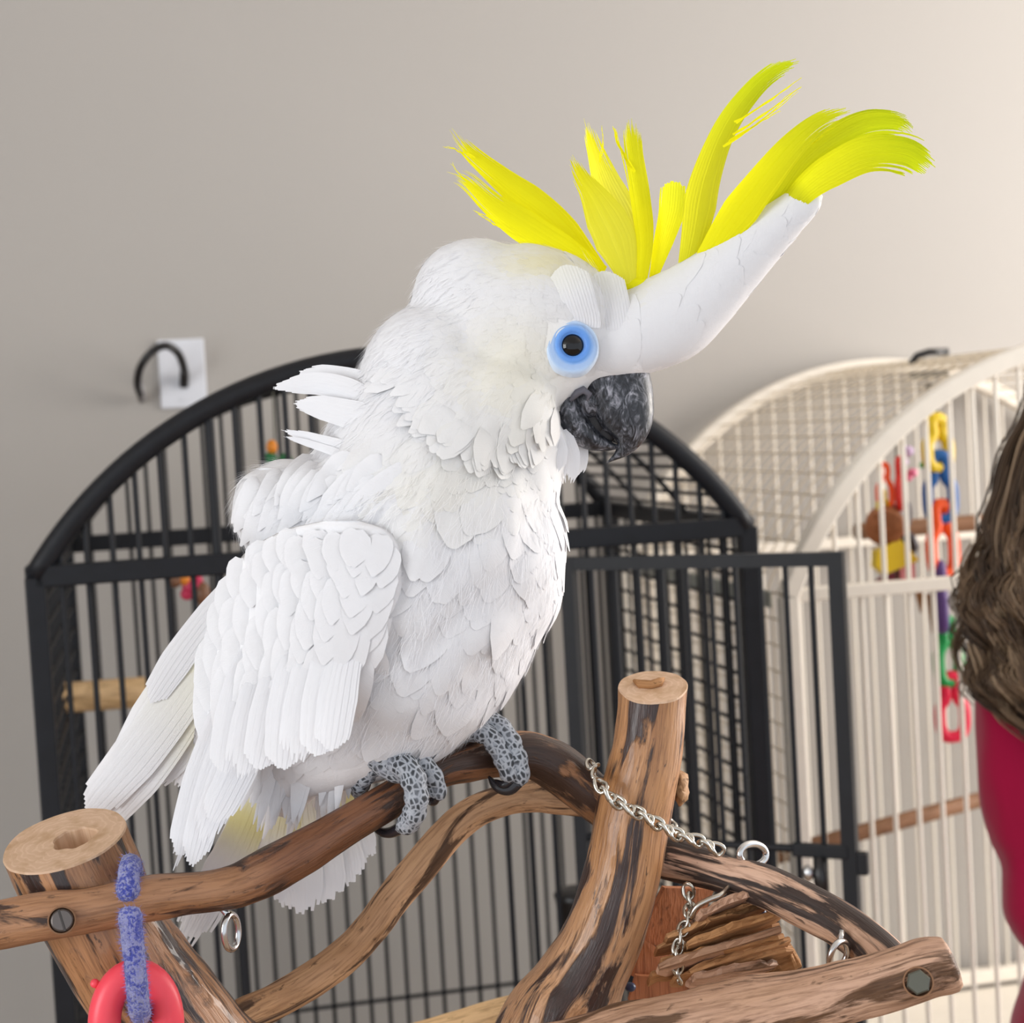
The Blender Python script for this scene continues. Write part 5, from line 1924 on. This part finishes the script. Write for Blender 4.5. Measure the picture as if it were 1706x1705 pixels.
# ------------------------------------------------------------------ eye
M['iris'] = nmat('eye_ring_skin', (.3, .5, .85), .45, spec=.5)
N = NT(M['iris'])
N.l(N.attr('tint').outputs['Color'], N.b.inputs['Base Color'])
tcn = N.n('TexCoord')
w1 = N.n('TexNoise', {'Vector': tcn.outputs['Object'], 'Scale': 420.0, 'Detail': 3.0}).outputs[0]
N.bump(w1, .4, .0008)
M['pupil'] = nmat('black_eyeball', (.003, .003, .004), .05, spec=.45)
h = hit(953, 576)
for sgn in (-1, 1):
    if sgn < 0:
        c = h[0]
    else:
        c = h[0] + CF * (2 * (1.0 - (h[0] - C0).dot(CF)))
    ax = (-CF * 1.0 + CR * .16 + CU * .04).normalized() if sgn < 0 else (CF + CR * .16 + CU * .04).normalized()
    A = (CR - ax * CR.dot(ax)).normalized()
    Bv = ax.cross(A)
    prof = [(47, -.0030, (.66, .74, .85)), (43, -.0004, (.56, .68, .86)), (40, .0006, (.48, .63, .86)), (37, .0001, (.42, .58, .86)), (34, .0012, (.38, .55, .86)), (31, .0005, (.26, .46, .84)), (28, .0013, (.15, .36, .81)), (24, .0016, (.12, .31, .78)), (21.5, .0012, (.12, .31, .78)), (19, .0004, (.12, .31, .78)), (9, -.0008, (.12, .31, .78))]
    v, f, t = [], [], []
    seg = 44
    for k, (r, hh, c_) in enumerate(prof):
        for s in range(seg):
            a = 2 * math.pi * s / seg
            wob = 1 + .06 * noise.noise(Vector((math.cos(a) * 1.5, math.sin(a) * 1.5, k * .3 + 3))) * (k < 6)
            dy = (3 if k < 4 else 0)
            v.append(c + ax * (hh + (.0018 if k else 0)) + A * (r * wob * PXM * math.cos(a)) + Bv * ((r * wob * 1.0 * math.sin(a)) * PXM) - CU * dy * PXM)
            t.append((*c_, 1))
    for k in range(len(prof) - 1):
        for s in range(seg):
            j = (s + 1) % seg
            f.append((k * seg + s, k * seg + j, (k + 1) * seg + j, (k + 1) * seg + s))
    if sgn > 0: pass
    e = mesh('eye', v, f, M['iris'], bird, attrs={'tint': ('FLOAT_COLOR', t)})
    tag(e, 'wrinkled pale blue eye ring')
    R = .0085
    v, f = ellipsoid_data(c + ax * (.0050 - R), A * R, Bv * R, ax * R, 32, 24)
    mesh('eyeball', v, f, M['pupil'], e)

# ------------------------------------------------------------------ feet
M['scale'] = nmat('scaly_grey_skin', (.25, .27, .3), .6, spec=.35)
N = NT(M['scale'])
gr_ = N.attr('grain').outputs['Vector']
vo = N.n('TexVoronoi', {'Vector': gr_, 'Scale': 310.0, 'Randomness': .8}, feature='F1')
ve = N.n('TexVoronoi', {'Vector': gr_, 'Scale': 310.0, 'Randomness': .8}, feature='DISTANCE_TO_EDGE')
nzl = N.n('TexNoise', {'Vector': gr_, 'Scale': 130.0, 'Detail': 3.0}).outputs[0]
c = N.ramp(ve.outputs['Distance'], [(.0, (.44, .46, .50)), (.115, (.30, .325, .365)), (.20, (.06, .065, .075)), (.5, (.018, .02, .024))])
c = N.mix(N.ramp(nzl, [(.5, (0, 0, 0)), (.8, (1, 1, 1))]), c, (.33, .35, .40))
N.l(c, N.b.inputs['Base Color'])
N.bump(ve.outputs['Distance'], -.45, .0014)
M['claw'] = nmat('dark_horn_claw', (.018, .016, .02), .25, spec=.5)


def toe(pts, foot, claw=None, clawr=9):
    q = catmull(pts, 26)
    P = [B(x, y, d) for x, y, d, r in q]
    R_ = [r * PXM for x, y, d, r in q]
    R_[0] *= .6
    R_[-1] *= .62
    R_[-2] *= .88
    # knuckle pads
    n = len(P)
    v, f, g = tube_data(P, R_, 18, lump=lambda ca, sa, L, i: 1 + .07 * math.cos(L * 620) + .05 * noise.noise(Vector((ca * 3, sa * 3, L * 300))))
    o = mesh('toe', v, f, M['scale'], foot, attrs={'grain': ('FLOAT_VECTOR', g)})
    if claw:
        k = catmull(claw, 16)
        tube('claw', [B(x, y, d) for x, y, d in k], [clawr * PXM * math.sqrt(max(.03, 1 - (i / 15) ** 1.6)) for i in range(16)], M['claw'], o, 12)
    return o


def foot(pts_leg, r, cx):
    q = catmull(pts_leg, 14)
    v, f, g = tube_data([B(x, y, d) for x, y, d, r in q], [r_ * PXM for x, y, d, r_ in q], 20, lump=lambda ca, sa, L, i: 1 + .05 * noise.noise(Vector((ca * 3, sa * 3, L * 200))))
    return mesh('foot', v, f, M['scale'], bird, attrs={'grain': ('FLOAT_VECTOR', g)})


f1 = foot([(600, 1195, -.03, 24), (618, 1240, -.026, 25), (640, 1268, -.026, 25), (668, 1282, -.026, 24), (690, 1284, -.024, 15)], 1, 0)
toe([(650, 1268, -.028, 21), (680, 1282, -.034, 21), (693, 1318, -.036, 20), (692, 1350, -.033, 19), (680, 1372, -.026, 18), (668, 1380, -.016, 15)], f1, [(668, 1380, -.016), (648, 1388, -.010), (630, 1384, -.006), (622, 1370, -.004)], 10)
toe([(675, 1270, -.022, 16), (702, 1272, -.020, 17), (722, 1295, -.020, 16), (729, 1318, -.018, 15), (724, 1330, -.016, 13)], f1, [(728, 1322, -.020), (722, 1336, -.016), (708, 1332, -.008)], 9)
toe([(645, 1265, -.022, 20), (622, 1276, -.018, 19), (604, 1298, -.010, 17), (597, 1322, .004, 15)], f1, [(597, 1322, .004), (600, 1345, .012), (612, 1356, .016)], 8)
toe([(640, 1270, -.018, 17), (650, 1282, -.004, 16), (672, 1296, .006, 15), (690, 1310, .010, 13)], f1, [(690, 1310, .010), (700, 1325, .012), (706, 1340, .010)], 7)
f2 = foot([(735, 1170, .010, 22), (748, 1205, .012, 22), (775, 1214, .012, 22), (805, 1216, .012, 21), (825, 1218, .012, 14)], 1, 0)
toe([(785, 1212, .014, 20), (815, 1203, .012, 20), (843, 1226, .008, 19), (860, 1262, .006, 18), (866, 1290, .006, 17), (860, 1308, .010, 14)], f2, [(862, 1304, .006), (848, 1316, .006), (828, 1312, .007), (814, 1294, .010)], 11)
toe([(780, 1216, .008, 18), (812, 1225, .004, 18), (832, 1252, .002, 17), (846, 1284, .002, 16), (850, 1300, .006, 13)], f2, [(850, 1300, .004), (838, 1308, .004), (824, 1300, .008)], 8)
toe([(800, 1218, .016, 13), (772, 1226, .016, 13), (748, 1236, .018, 12), (738, 1248, .024, 10)], f2, [(738, 1248, .024), (738, 1262, .030), (746, 1276, .032)], 7)
toe([(775, 1214, .016, 15), (770, 1222, .028, 14), (766, 1244, .040, 13)], f2, [(766, 1244, .040), (770, 1264, .042), (780, 1276, .038)], 7)
bpy.data.meshes.remove(em)
